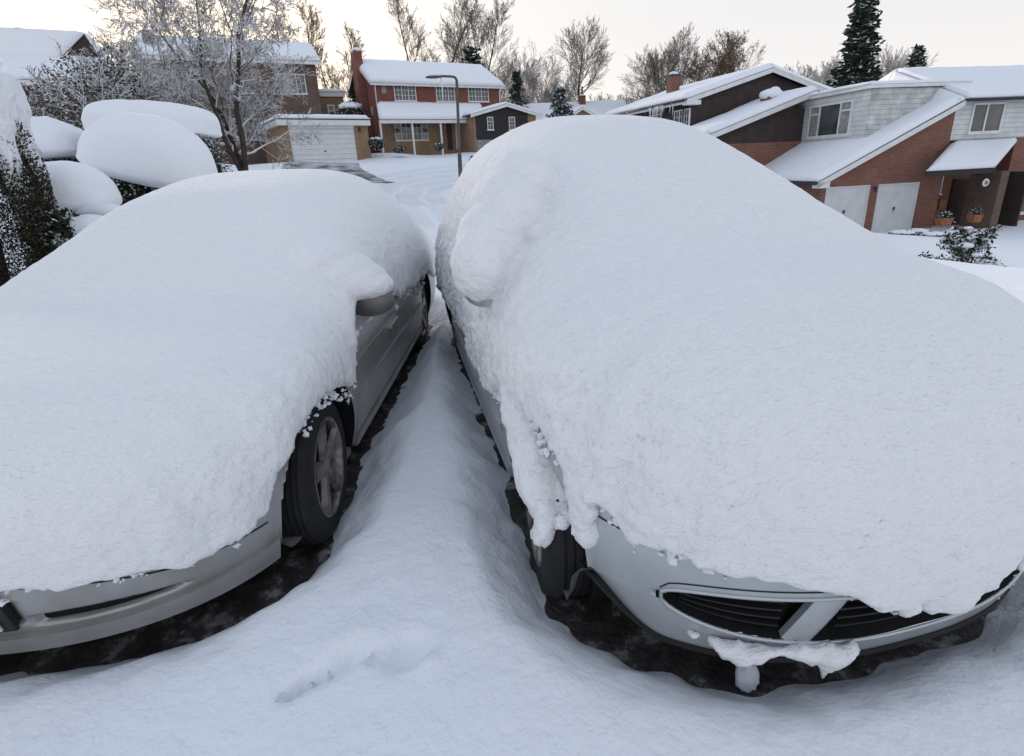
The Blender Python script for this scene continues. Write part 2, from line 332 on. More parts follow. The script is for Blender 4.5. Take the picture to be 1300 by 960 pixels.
def flank(c,us,z,out=0.0):
    """point on the flank at run us and height z, out metres proud"""
    k=np.argsort(c.us); u=c.us[k]; us=np.asarray(us,float)
    g=lambda a: np.interp(us,u,a[k]); q=np.stack([g(c.q[:,0]),g(c.q[:,1])],-1); n=np.stack([g(c.nr[:,0]),g(c.nr[:,1])],-1)
    o=side_off(c,np.asarray(z))+out; p=q+n*np.asarray(o)[...,None] if np.ndim(o) else q+n*o
    return np.concatenate([p,np.broadcast_to(np.asarray(z,float),p.shape[:-1])[...,None]],-1)
def run_of(c,y,side):
    """run coordinate at which the flank passes length y"""
    sel=(c.us*side>0); k=np.argsort(c.q[sel,1]); return float(np.interp(y,c.q[sel,1][k],c.us[sel][k]))
def patch(c,u0,u1,zlo,zhi,out,name,mt,parent,nu=60,nz=8,thick=.012):
    """curved panel following the flank; zlo, zhi are numbers or functions of run"""
    U=np.linspace(u0,u1,nu); fl=zlo if callable(zlo) else (lambda u:np.full_like(u,zlo)); fh=zhi if callable(zhi) else (lambda u:np.full_like(u,zhi))
    A=[];
    for ou in (out,out-thick):
        for t in np.linspace(0,1,nz):
            z=fl(U)*(1-t)+fh(U)*t
            A.append(np.stack([flank(c,U[i],z[i],ou) for i in range(nu)]))
    V=np.vstack(A); f=[]
    for s in (0,1):
        for j in range(nz-1):
            for i in range(nu-1):
                a=(s*nz+j)*nu+i; g=(a,a+1,a+1+nu,a+nu); f.append(g if s==0 else g[::-1])
    rim=[j*nu for j in range(nz)]+[(nz-1)*nu+i for i in range(1,nu)]+[j*nu+nu-1 for j in range(nz-2,-1,-1)]+[i for i in range(nu-2,0,-1)]
    for i in range(len(rim)):
        a,b=rim[i],rim[(i+1)%len(rim)]; f.append((a,b,b+nz*nu,a+nz*nu))
    o=mesh_obj(name,V,f,mt,parent,False); fix_normals(o); bpy_smooth(o); return o
def bpy_smooth(o,ang=35):
    o.data.polygons.foreach_set('use_smooth',[True]*len(o.data.polygons)); 
    bm=bmesh.new(); bm.from_mesh(o.data)
    for e in bm.edges:
        if len(e.link_faces)==2 and e.calc_face_angle(0)>R(ang): e.smooth=False
    bm.to_mesh(o.data); bm.free()
def seam(c,pts,name,mt,parent,rad=.0035,out=.001):
    mb=MB(); mb.tube([tuple(flank(c,u,z,out)) for u,z in pts],rad,6); return mb.build(name,mt,parent,True)
def wheel(c,y,side,turn=0,spokes=5):
    r=c.wr; w=c.ww
    w_=empty('wheel',(side*(c.W-(.035 if turn==0 else .012)-w/2),y,c.wz)); w_.parent=c.root; w_.rotation_euler=(0,0,turn)
    pr=[(r*.64,-w/2+.01),(r*.72,-w/2),(r*.9,-w/2+.002),(r*.965,-w/2+.018),(r*.99,-w/2+.035)]
    ng=5
    for k in range(ng):
        x0=-w/2+.035+(w-.07)*k/ng; x1=-w/2+.035+(w-.07)*(k+1)/ng; pr+=[(r,x0+.004),(r,x1-.008),(r-.008,x1-.006),(r-.008,x1-.001)]
    pr+=[(r*.99,w/2-.035),(r*.965,w/2-.018),(r*.9,w/2-.002),(r*.72,w/2),(r*.64,w/2-.01)]
    t=MB(); t.lathe(pr,n=72); tyre=t.build('tyre',M['rubber'],w_); bpy_smooth(tyre,40)
    m=MB(); o=side*(w/2)
    m.lathe([(r*.68,o*.99),(r*.66,o*1.02),(r*.63,o*.98),(r*.60,o*.75),(r*.60,-o*.8),(r*.64,-o*.8)],n=56)
    for k in range(spokes):
        a=2*PI*k/spokes+.3
        for (r0,r1,wd0,wd1) in ((r*.12,r*.62,.034,.05),):
            ca,sa=math.cos(a),math.sin(a); n=len(m.v)
            for rr_,wd,hx in ((r0,wd0,o*.80),((r0+r1)/2,(wd0+wd1)*.45,o*.88),(r1,wd1,o*.93)):
                for dw,dx in ((-wd,-.012*side),(-wd*.6,.008*side),(wd*.6,.008*side),(wd,-.012*side),(wd*.8,-.04*side),(-wd*.8,-.04*side)):
                    m.v.append((hx+dx,rr_*ca-dw*sa,rr_*sa+dw*ca))
            for j in range(2):
                for i in range(6): p=n+j*6+i; q=n+j*6+(i+1)%6; m.f.append((p,q,q+6,p+6))
            m.f.append(tuple(range(n,n+6))[::-1]); m.f.append(tuple(range(n+12,n+18)))
    m.lathe([(0.0,o*.9),(r*.1,o*.9),(r*.16,o*.84),(r*.17,o*.6),(0.0,o*.6)],n=24,closed=False)
    rim=m.build('rim',M['alloy'],w_); fix_normals(rim); bpy_smooth(rim,30)
    d=MB(); d.lathe([(r*.12,-o*.1),(r*.5,-o*.1),(r*.5,o*.15),(r*.12,o*.15)],n=40); d.lathe([(r*.6,-o*.35),(r*.02,-o*.35),(r*.02,-o*.45),(r*.6,-o*.45)],n=40)
    d.build('brake_disc',M['arch'],w_)
    return w_
def snow_blanket(c,off,ze,extra=None,N=520,nth=90,vox=.0145,seed=3,name='snow_cover',undercut=.9,nse=3.6):
    q,nr,us=outline(c.W,c.L,c.a,c.n,c.b,3,N,.012)
    zE=ze(us,q); of=off(us,q)
    j=np.arange(N); run=us
    zE=zE+ (.022*fbm(q[:,0]*9,q[:,1]*9,0,seed,3)+.020*fbm(q[:,0]*26,q[:,1]*26,3,seed+9,3))*c.ragged(us,q)+.03*fbm(q[:,0]*3.3,q[:,1]*3.3,5,seed,2)*c.ragged(us,q)
    Q=q+nr*(of*(1+.55*fbm(q[:,0]*17,q[:,1]*17,8,seed+2,3)))[:,None]
    cen=np.stack([np.zeros(N),np.clip(q[:,1],c.a*.95,c.L-c.b*.95)],1)
    rows=[]
    for S,C in radial(nse,nth):
        P=cen+(Q-cen)*S; zt=body_top(c,P[:,0],P[:,1],1); rows.append(np.column_stack([P,zE+(zt-zE)*C]))
    P=cen+(q+nr*(of*.4)[:,None]-cen)*1.0; rows.append(np.column_stack([P,zE-.012]))
    P=cen+(q-cen)*undercut; rows.append(np.column_stack([P,zE+.0]))
    P=cen+(q-cen)*.4; rows.append(np.column_stack([P,np.full(N,c.zw)]))
    V=np.vstack(rows); f=grid_faces(len(rows),N).tolist()+capf(0,N,True)+capf((len(rows)-1)*N,N)
    if extra:
        mb=MB(); extra(mb); n=len(V); V=np.vstack([V,np.array(mb.v)]); f+=[tuple(n+k for k in g) for g in mb.f]
    o=mesh_obj(name,V,f,M['snow_car'],c.root,True); fix_normals(o)
    rm=o.modifiers.new('r','REMESH'); rm.mode='VOXEL'; rm.voxel_size=vox; rm.use_smooth_shade=True
    sm=o.modifiers.new('s','SMOOTH'); sm.factor=.5; sm.iterations=c.smooth_it
    bake_mods(o)
    me=o.data; n=len(me.vertices); co=np.empty(n*3); me.vertices.foreach_get('co',co); co=co.reshape(-1,3); no=np.empty(n*3); me.vertices.foreach_get('normal',no); no=no.reshape(-1,3)
    x,y,z=co.T
    rough=c.rough(x,y,z,no)
    d=.008*fbm(x*1.8,y*1.8,z*1.8,11,2)+rough*(.008*fbm(x*13,y*13,z*13,21,3)+.009*np.abs(fbm(x*30,y*30,z*30,31,2)))+.0016*fbm(x*14,y*30,z*30,41,3)
    co=co+no*d[:,None]; me.vertices.foreach_set('co',co.ravel()); me.update()
    me.polygons.foreach_set('use_smooth',[True]*len(me.polygons))
    return o
def shell_patch(c,y0,y1,side,S0,S1,out,name,mt,parent):
    """glass following the cabin side"""
    V=[];f=[];nu,nv=40,12
    for o in (out,out-.006):
        for y in np.linspace(y0,y1,nu):
            for t in np.linspace(S0,S1,nv):
                x=t*c.W; z=float(body_top(c,x,y)); dz=(float(body_top(c,x+.004,y))-float(body_top(c,x-.004,y)))/.008
                n=Vector((-dz,0,1)).normalized(); V.append((side*(x+n.x*o),y,z+n.z*o))
    for s in (0,1):
        for i in range(nu-1):
            for j in range(nv-1):
                a=s*nu*nv+i*nv+j; f.append((a,a+1,a+1+nv,a+nv))
    rim=[i*nv for i in range(nu)]+[(nu-1)*nv+j for j in range(1,nv)]+[i*nv+nv-1 for i in range(nu-2,-1,-1)]+[j for j in range(nv-2,0,-1)]
    for i in range(len(rim)): a,b=rim[i],rim[(i+1)%len(rim)]; f.append((a,b,b+nu*nv,a+nu*nv))
    o=mesh_obj(name,V,f,mt,parent,True); return fix_normals(o)
def crumbs(c,ze,us_rng,n,seed,zj=(-.02,.05),r=(.003,.009),side_y=None):
    rnd=random.Random(seed); mb=MB(); zE=ze(c.us,c.q); k=np.argsort(c.us); U=c.us[k]; Z=zE[k]
    for i in range(n//9):
        u0=rnd.uniform(*us_rng); dz=rnd.triangular(*zj); m_=rnd.randint(2,16); sp=rnd.uniform(.01,.045)
        for q_ in range(m_):
            u=u0+rnd.gauss(0,sp); z=float(np.interp(u,U,Z))+dz+rnd.gauss(0,sp*.6); rr=r[0]+(r[1]-r[0])*rnd.random()**2.2*1.5; p=flank(c,u,min(z,.75),rr*.15+rnd.random()*.004)
            n0=len(mb.v); mb.ell(tuple(p),(rr*rnd.uniform(.7,1.5),rr*rnd.uniform(.7,1.5),rr*rnd.uniform(.5,1.1)),5,4,.9,i*31+q_)
            for v_ in range(n0,len(mb.v)): a=mb.v[v_]; mb.v[v_]=(a[0]+rnd.uniform(-.3,.3)*rr,a[1]+rnd.uniform(-.3,.3)*rr,a[2]+rnd.uniform(-.3,.3)*rr)
    return tag(mb.build('snow_crumbs',M['snow_clump'],c.root),kind='stuff')
# ---- left: low saloon
A=Car(); A.root=empty('parked_car',(-1.745,1.19,0),R(-1.0),'champagne silver saloon car buried under smooth deep snow, with its alloy front wheel showing','car','cars parked side by side under snow')
A.W=.93;A.L=4.4;A.a=.74;A.n=2.35;A.b=.45;A.mat=M['silver_left'];A.zw=.56;A.zs=.175;A.tuck=.05;A.nb2=3.4;A.crown=.09
A.bh=prof([(0,.60),(.15,.68),(.9,.80),(1.3,.88),(3.9,.93),(4.4,.9)],.06,A.L); A.bt=prof([(0,.5),(1.2,.80),(1.35,.9),(2.1,1.31),(2.7,1.38),(3.2,1.35),(3.9,1.0),(4.4,.85)],.08,A.L)
A.sh=prof([(-.1,.72),(.1,.80),(.4,.90),(.9,.98),(1.3,1.05),(3.9,1.13),(4.4,1.05)],.09,A.L); A.st=prof([(0,.6),(1.0,.95),(1.25,1.08),(2.0,1.46),(2.5,1.56),(3.2,1.56),(4.0,1.2),(4.5,.95)],.12,A.L)
A.sw=1.12;A.sp=3.8;A.sq=.5
A.lift=lambda us,q: .0*us+sstep(.35,.45,q[:,1])*.03
A.dark_dent=False;A.axles=(.80,3.35);A.arch_r=.37;A.wr=.315;A.ww=.195;A.wz=.31
A.dent=lambda us,z: .038*sstep(.0,.012,.026*np.clip((.72-np.abs(us))/.25,0,1)**.5-np.abs(z-(.283-.03*np.clip(np.abs(us)-.3,0,1))))*sstep(.28,.31,np.abs(us))*sstep(.72,.66,np.abs(us)) + .02*sstep(.0,.015,.055-np.abs(z-.325))*sstep(.26,.24,np.abs(us))
def A_ze(us,q):
    x,y=q.T; fr=np.interp(np.abs(x),[0,.25,.40,.46,.63,.68,.76,.80,.86],[.445,.445,.41,.40,.385,.365,.385,.39,.44])
    sd=np.interp(y,[.33,.38,.42,.50,.64,.80,.95,1.10,1.18,1.24,1.30,1.5,1.62,2.0,2.4,3.0,3.4,3.8,4.4],[.395,.45,.53,.60,.665,.68,.64,.58,.58,.70,.84,.93,.90,.78,.72,.64,.68,.55,.55])
    return np.where(y<.36,fr,sd)
A.ragged=lambda us,q: np.where(q[:,1]<.3,.45,1.5)
A.smooth_it=4
A.rough=lambda x,y,z,no: np.clip(.12+sstep(.82,.62,z)*.8+sstep(.80,.93,np.abs(x)/.9)*.6,0,1.2)
make_body(A)
def A_extra(mb):
    # snow riding on the door mirror, and the ramp that joins it to the pillar
    mb.ell((.98,1.49,.955),(.145,.125,.075),20,12); mb.ell((.93,1.52,.985),(.16,.16,.085),20,12); mb.ell((.86,1.55,1.02),(.17,.19,.10),20,12); mb.ell((.74,1.60,1.06),(.2,.24,.13),20,12)
    rnd=random.Random(5)
    for k in range(34):
        y=rnd.uniform(1.12,3.3); z=rnd.uniform(.5,.84) if y<1.7 else rnd.uniform(.58,.74); r=rnd.uniform(.012,.032); mb.ell((.872,y,z),(r*.8,r,r*rnd.uniform(1,2.2)),10,7)
    for k in range(40):
        y=rnd.uniform(.45,1.2); z=.56+.10*math.sin((y-.42)*PI/.8)+rnd.uniform(-.02,.03); r=rnd.uniform(.015,.03); mb.ell((.875,y,z),(r,r,r),10,7)
    for y,z0,z1 in ((1.36,.86,.66),(1.43,.86,.60),(1.30,.85,.70)):
        mb.tube([(.878,y,z0),(.883,y+.01,(z0+z1)/2),(.88,y,z1)],[.022,.014,.009],8)
A_cov=snow_blanket(A,lambda us,q: np.where(q[:,1]<.5,.028,.022)+.0*us,A_ze,A_extra,seed=3)
wheel(A,A.axles[0],1,R(5)); wheel(A,A.axles[0],-1,R(5)); wheel(A,A.axles[1],1); wheel(A,A.axles[1],-1)
seam(A,[(u,.425-.075*min(1,max(0,abs(u)-.28)/.42)) for u in np.linspace(-.98,.98,60)],'bumper_seam',M['black'],A.root,.003,.0015)
patch(A,-1.01,1.01,.17,lambda u:.236+.06*np.clip(np.abs(u)-.55,0,1)**1.3,.022,'lip_spoiler',M['silver_left'],A.root,80,7,.04)
patch(A,-.25,.25,.275,.372,-.016,'lower_grille',M['black'],A.root,24,4,.02)
fm=lambda u:.283-.03*np.clip(np.abs(u)-.3,0,1); fh=lambda u:.024*np.clip((.715-np.abs(u))/.25,0.03,1)**.5
for s in (-1,1): patch(A,s*.295,s*.705,lambda u:fm(u)-fh(u),lambda u:fm(u)+fh(u),-.022,'fog_lamp_slot',M['arch'],A.root,50,4,.006)
p=patch(A,-.235,.235,.262,.40,.010,'number_plate_holder',M['black'],A.root,24,4,.03); patch(A,-.205,.205,.275,.385,.018,'number_plate',M['plate'],p,24,4,.006)
for side in (1,-1):
    for y0,y1 in ((1.22,2.22),(2.24,3.15)):
        d=patch(A,run_of(A,y0,side),run_of(A,y1,side),.25,.80 if 0 else .62,.004,'door',M['silver_left'],A.root,30,12,.01)
        h=MB(); pt=flank(A,run_of(A,y1-.2,side),.60,.0); h.box((pt[0]-.005*side,pt[1]-.1,.585),(pt[0]+.035*side,pt[1]+.1,.615)); bevel(h.build('handle',M['silver_left'],d),.008,3)
    patch(A,run_of(A,1.2,side),run_of(A,3.1,side),.185,.245,.016,'sill',M['silver_left'],A.root,40,5,.03)
    patch(A,run_of(A,1.24,side),run_of(A,3.05,side),.43,.465,.014,'rubbing_strip',M['silver_left'],A.root,40,4,.02)
    shell_patch(A,1.75,3.3,side,.70,.90,.006,'side_window',M['glass'],A.root)
    mm=MB(); mm.ell((side*.985,1.48,.875),(.135,.08,.082),26,16); mm.tube([(side*.85,1.54,.84),(side*.92,1.53,.86)],[.035,.03],10)
    mr=mm.build('door_mirror',M['mirror_grey'],A.root,True); g=MB(); g.ell((side*.99,1.545,.90),(.105,.022,.06),20,10); g.build('mirror_glass',M['glass'],mr,True)
# ---- right: tall hatchback
B=Car(); B.root=empty('parked_car',(1.09,1.07,0),R(12),'pale silver hatchback buried under lumpy snow, with wide slatted lower grille and black tyre showing','car','cars parked side by side under snow')
B.W=.92;B.L=4.2;B.a=.82;B.n=2.4;B.b=.4;B.mat=M['silver_right'];B.zw=.62;B.zs=.185;B.tuck=.04;B.nb2=3.4;B.crown=.12
B.bh=prof([(0,.66),(.15,.80),(.5,.92),(.95,1.0),(1.2,1.03),(3.9,1.05),(4.2,.95)],.06,B.L); B.bt=prof([(0,.5),(.8,.85),(1.1,1.02),(1.85,1.46),(2.4,1.56),(3.5,1.53),(4.0,1.2),(4.2,.9)],.08,B.L)
B.sh=prof([(-.1,.86),(.1,.98),(.3,1.06),(.6,1.13),(.95,1.19),(1.2,1.24),(3.9,1.28),(4.2,1.15)],.11,B.L); B.st=prof([(0,.8),(.7,1.10),(1.05,1.26),(1.6,1.54),(2.1,1.735),(2.6,1.80),(3.5,1.77),(4.0,1.45),(4.3,1.2)],.12,B.L)
B.sw=1.05;B.sp=3.0;B.sq=.62
B.lift=lambda us,q: sstep(.72,1.05,np.abs(us))*.14*(q[:,1]<.9)
B.dark_dent=True;B.axles=(.76,3.35);B.arch_r=.365;B.wr=.325;B.ww=.215;B.wz=.32
def B_mouth(us):
    """half height and mid height of the mouth at run us"""
    t=np.clip(np.where(np.asarray(us)<0,-np.asarray(us)/.74,np.asarray(us)/.90),0,1); hh=.084*np.sqrt(np.clip(1-t**3.2,0,1)); mid=.328+.03*t**2; return hh,mid
def B_dent(us,z):
    hh,mid=B_mouth(us); return .06*sstep(0,.006,hh-.004-np.abs(z-mid))
B.dent=B_dent
def B_ze(us,q):
    x,y=q.T
    fr=.012*(x<0)+np.interp(x,[-.67,-.60,-.53,-.44,-.36,-.28,-.22,-.17,-.10,-.03,.03,.08,.14,.20,.30,.38,.46,.56,.7],[.54,.525,.51,.50,.495,.475,.43,.385,.40,.375,.335,.345,.40,.45,.49,.54,.60,.63,.64])
    sd=np.interp(y,[.20,.27,.32,.355,.385,.42,.45,.5,.7,.95,1.15,1.3,1.45,1.9,2.3,2.6,3.0,3.35,3.8,4.2],[.52,.545,.60,.67,.56,.52,.72,.76,.75,.72,.68,.62,.62,.65,.66,.62,.64,.68,.5,.5])
    return np.where(y<.25,fr,np.where(x<0,sd,np.maximum(sd-.02,.60)))
B.ragged=lambda us,q: np.where(np.abs(us)<.8,.8,1.7)
B.smooth_it=3
B.rough=lambda x,y,z,no: np.clip(.22+sstep(1.08,.75,z)*.7+sstep(-.3,-.85,x)*.8+1.4*sstep(-.80,-.92,x)*sstep(1.0,1.4,y)*sstep(1.15,.95,z),0,2.6)
make_body(B)
def B_extra(mb):
    n_start=len(mb.v)
    rnd=random.Random(9)
    # snow packed round the door mirror
    mb.ell((-.915,1.28,1.13),(.115,.13,.155),22,14); mb.ell((-.86,1.36,1.20),(.14,.16,.17),22,14); mb.ell((-.76,1.50,1.32),(.16,.24,.17),22,14); mb.ell((-.66,1.68,1.44),(.16,.26,.15),22,14)
    mb.ell((.86,1.45,1.06),(.12,.12,.10),22,14)
    # the roll of snow slumped along the front arch down on to the tyre
    pts=[];rad=[]
    for k in range(12):
        a=R(128-k*13.4); pts.append((-.905-.012*math.sin(k/11*PI),B.axles[0]-.375*math.cos(PI-a) if 0 else B.axles[0]+.375*math.cos(PI-a)*-1,B.wz+.375*math.sin(a)+.02)); rad.append([.03,.05,.058,.062,.066,.07,.072,.075,.075,.07,.055,.035][k])
    pts=[(-.87,1.06,.66),(-.875,.98,.70),(-.88,.90,.715),(-.885,.82,.705),(-.888,.75,.68),(-.888,.69,.64),(-.885,.63,.58),(-.88,.58,.52),(-.872,.54,.46),(-.862,.51,.405)]
    rad=[.03,.04,.05,.056,.062,.068,.07,.068,.055,.03]
    mb.tube(pts,rad,14)
    mb.tube([(-.80,.62,.64),(-.80,.58,.56),(-.80,.54,.48),(-.80,.50,.42)],[.05,.07,.06,.03],12)
    for k in range(26): r=rnd.uniform(.012,.028); mb.ell((rnd.uniform(-.92,-.72),.47+rnd.uniform(-.02,.05),rnd.uniform(.37,.47)),(r,r,r),9,6)
    # the tongue hanging ahead of the arch
    mb.tube([(-.78,.42,.76),(-.79,.415,.68),(-.795,.405,.60),(-.795,.40,.53),(-.795,.395,.47),(-.79,.39,.42)],[.07,.06,.055,.048,.04,.018],12)
    for k in range(16): r=rnd.uniform(.014,.03); mb.ell((-.80+rnd.uniform(-.01,.02),.39+rnd.uniform(-.05,.05),rnd.uniform(.46,.64)),(r,r,r),9,6)
    mb.v[n_start:]=[(x*1.045,y,z) for x,y,z in mb.v[n_start:]]
    # clods along the ragged front edge
    for k in range(70):
        u=rnd.uniform(-.80,.6); z=float(np.interp(u,[-.80,-.70,-.60,-.48,-.28,-.17,.02,.22,.6],[.60,.54,.52,.505,.475,.385,.335,.38,.43]))+rnd.uniform(-.005,.04); r=rnd.uniform(.010,.026); p=flank(B,u,z,.018); mb.ell(tuple(p),(r,r,r*.9),9,6)
    # rough snow clinging to the flank
    for k in range(260):
        y=rnd.uniform(1.2,3.6); zl=.60+.05*math.sin(y*7); z=zl+rnd.random()**1.5*.5; r=rnd.uniform(.018,.055); mb.ell((-.94+rnd.uniform(-.008,.006)+max(0,z-.75)*.12,y,z),(r*.55,r,r*rnd.uniform(.8,1.9)),10,7)
    # snow lodged on the lower lip of the mouth
    for (u0,u1,zt,out,r_) in ((-.66,-.46,.243,.008,.008),(-.60,-.40,.238,.02,.018),(-.44,-.20,.238,.02,.020),(.3,.62,.243,.006,.007),(.6,.95,.262,.010,.012)):
        n=12; mb.tube([tuple(flank(B,u0+(u1-u0)*k/(n-1),zt+.006*math.sin(k*2.1),out)) for k in range(n)],[.006]+[r_*(1+.3*math.sin(k*1.7+u0*9)) for k in range(1,n-1)]+[.006],10)
    for u,d,w_ in ((-.52,.065,.034),(-.475,.045,.03),(-.56,.04,.026),(-.29,.09,.034),(-.25,.055,.03),(-.34,.045,.028)):
        p=[tuple(flank(B,u,z,.030)) for z in (.25,.225,.235-d*.6,.235-d)]; mb.tube(p,[w_*.7,w_*.8,w_*.5,.005],10)
B_cov=snow_blanket(B,lambda us,q: np.where(q[:,1]<.5,.03,.03)+.0*us,B_ze,B_extra,seed=8)
wheel(B,B.axles[0],-1,R(-6)); wheel(B,B.axles[0],1,R(-6)); wheel(B,B.axles[1],-1); wheel(B,B.axles[1],1)
# mouth: backing, slats, chrome surround
def B_zr(f0): 
    def g(u): hh,mid=B_mouth(u); return mid+hh*f0
    return g
for (u0,u1) in ((-.72,-.385),(-.285,.88)):
    gr=patch(B,u0,u1,B_zr(-.9),B_zr(.9),-.050,'lower_grille',M['arch'],B.root,50,5,.004)
    for f0 in (-.6,-.2,.2,.6):
        patch(B,u0+.03,u1-.03,B_zr(f0-.045),B_zr(f0+.045),-.022,'grille_slat',M['black'],gr,50,3,.02)
mb=MB(); ring=[]
for s,rng in ((1,np.linspace(-.737,.897,90)),(-1,np.linspace(.897,-.737,90))):
    for u in rng: hh,mid=B_mouth(u); ring.append(tuple(flank(B,float(u),float(mid+s*(hh+.004)),.0)))
ring.append(ring[0]); mb.tube(ring,.0062,8,False); mb.build('grille_surround',M['silver_right'],B.root,True)
seam(B,[(u,float(B_mouth(u)[1]+B_mouth(u)[0]+.028+.0*u)) for u in np.linspace(-.74,.89,70)],'bumper_seam',M['black'],B.root,.0022,.0005)
seam(B,[(u,.475+.10*max(0,abs(u)-.15)**1.3) for u in np.linspace(-1.0,1.0,70)],'bonnet_seam',M['black'],B.root,.0028,.0008)
patch(B,-1.03,1.03,lambda u:.168+.14*sstep(.72,1.05,np.abs(u)),lambda u:.186+.14*sstep(.72,1.05,np.abs(u)),.004,'lower_lip',M['black'],B.root,90,4,.05)
for side in (1,-1):
    for y0,y1 in ((1.20,2.22),(2.24,3.0)):
        d=patch(B,run_of(B,y0,side),run_of(B,y1,side),.27,.62,.004,'door',M['silver_right'],B.root,30,12,.01)
        h=MB(); pt=flank(B,run_of(B,y1-.2,side),.60,.0); h.box((pt[0]-.005*side,pt[1]-.1,.585),(pt[0]+.035*side,pt[1]+.1,.615)); bevel(h.build('handle',M['silver_right'],d),.008,3)
    patch(B,run_of(B,1.17,side),run_of(B,3.02,side),.18,.235,.018,'sill',M['silver_right'],B.root,40,5,.03)
    patch(B,run_of(B,1.2,side),run_of(B,3.0,side),.40,.435,.014,'rubbing_strip',M['silver_right'],B.root,40,4,.02)
    shell_patch(B,1.6,3.3,side,.70,.90,.006,'side_window',M['glass'],B.root)
    mm=MB(); mm.ell((side*.935,1.29,1.02),(.10,.065,.075),26,16); mm.tube([(side*.80,1.36,.96),(side*.90,1.33,.98)],[.035,.03],10)
    mr=mm.build('door_mirror',M['silver_right'],B.root,True); g=MB(); g.ell((side*.935,1.34,1.02),(.085,.022,.06),20,10); g.build('mirror_glass',M['glass'],mr,True)
# lump of fallen snow lodged under the right car's lip

# painted strut that divides the mouth
st=[];hw=.045
for z_ in np.linspace(.235,.425,9):
    c0=-.335+(z_-.33)*.45; st.append([tuple(flank(B,c0+d,float(z_),o)) for d,o in ((-hw,-.026),(-hw,-.006),(-hw*.7,.0),(hw*.7,.0),(hw,-.006),(hw,-.026))])
V=[p for r_ in st for p in r_]; f=[(i*6+j,i*6+(j+1)%6,(i+1)*6+(j+1)%6,(i+1)*6+j) for i in range(8) for j in range(6)]+[tuple(range(6)),tuple(range(48,54))]
for s in (1,): patch(B,s*.60,s*1.0,lambda u:.50+.06*np.clip(np.abs(u)-.6,0,1),lambda u:.60+.12*np.clip(np.abs(u)-.6,0,1),.003,'headlight',M['glass'],B.root,24,5,.01)
bpy_smooth(fix_normals(mesh_obj('grille_strut',V,f,M['silver_right'],B.root,True)),40)
crumbs(A,A_ze,(-.2,1.6),420,31); crumbs(A,A_ze,(1.2,4.2),380,32,(-.12,.04)); crumbs(B,B_ze,(-1.3,1.0),650,33,(-.035,.05)); crumbs(B,B_ze,(-4.0,-1.0),700,34,(-.12,.05),(.004,.013))
# ================================================================= GROUND
def gp(px,py,Y): v=aty(px,py,Y); return (v.x,v.y,v.z)
CP=[(0,0,.17),(0,4,.17),(-3,3,.17),(3,3,.17),(0,7,.12),(-2,7,.12),(3,7,.12),(-6,-3,.2),(6,-3,.1),(0,-6,.2),
    gp(545,350,8.2),gp(560,290,14),gp(520,262,19),gp(560,250,24),gp(585,237,27),gp(484,190,40),gp(605,191,43),gp(560,200,38),gp(470,236,27),
    gp(367,202,34),gp(453,207,34),gp(420,222,29),gp(305,222,20),gp(340,225,24),gp(290,216,22),gp(350,212,29),gp(640,190,44),
    (-3.6,3.5,.15),(-4.5,6,.35),(-6,8,.9),(-7,12,1.3),(-11,13,1.7),(-10,20,1.9),(-14,26,2.6),(-22,28,3.5),(-30,30,4.2),(-6,16,1.2),
    gp(1160,290,24),gp(1250,292,23.5),gp(1240,345,14),gp(1290,380,9.5),gp(1200,325,15),gp(1100,300,24),
    (5,8,0),(8,14,-.6),(8,22,-.8),(12,26,-1.6),(4,24,.5),(9,32,.9),(16,34,0),(4,36,1.8),(8,44,2.6),(20,22,-2.0),(26,24,-2.0),(30,40,0),(7,7,-.2),
    (-40,60,7),(0,65,5.5),(40,60,4),(0,120,8),(-90,120,12),(90,120,6),(0,400,8),(-300,300,10),(300,300,8),(-150,0,4),(150,0,-6),(0,-150,0),(-20,5,1.5),(20,2,-1.5),(-60,30,6),(60,30,-2)]
CPA=np.array(CP)
def T0(x,y):
    x=np.asarray(x,float); y=np.asarray(y,float); sh=x.shape; xx=x.ravel()[:,None]; yy=y.ravel()[:,None]
    out=np.empty(xx.shape[0])
    for i in range(0,len(out),20000):
        a=xx[i:i+20000]; b=yy[i:i+20000]; d2=(a-CPA[:,0])**2+(b-CPA[:,1])**2
        w=1/(d2+.6+.004*(a*a+b*b))**1.6; out[i:i+20000]=(w*CPA[:,2]).sum(1)/w.sum(1)
    return out.reshape(sh)
def T1(x,y):
    """ground without the melt hollows: level under the cars, then the interpolated land"""
    x=np.asarray(x,float); y=np.asarray(y,float)
    k=sstep(1.2,3.4,np.maximum(np.abs(x-.1)-2.6,0)+np.maximum(y-5.8,0)*.9+np.maximum(-y-3,0))
    return .17*(1-k)+T0(x,y)*k
def carmask(x,y,c,grow=0.0,front=0.0):
    r=c.root; a=r.rotation_euler.z; dx=x-r.location.x; dy=y-r.location.y
    lx=dx*math.cos(a)+dy*math.sin(a); ly=-dx*math.sin(a)+dy*math.cos(a)
    hx=c.W+grow; y0=front; y1=c.L+.05; cy=(y0+y1)/2; hy=(y1-y0)/2; rr=.55
    qx=np.abs(lx)-hx+rr; qy=np.abs(ly-cy)-hy+rr
    return np.minimum(np.maximum(qx,qy),0)+np.hypot(np.maximum(qx,0),np.maximum(qy,0))-rr, lx, ly
FOOT=((452,832,.040,.030,1.3),(430,846,.036,.035,1.2),(406,860,.030,.06,1.5),(386,868,.026,.07,1.5),(522,828,.06,.05,1.5),(500,846,.03,.025,1.2),(470,806,.07,-.010,1.4),(428,820,.06,-.008,1.3),(478,838,.022,.03,1.2),(544,846,.035,-.014,1.4),(372,878,.022,.08,1.4),(25,0,.01,0,1))
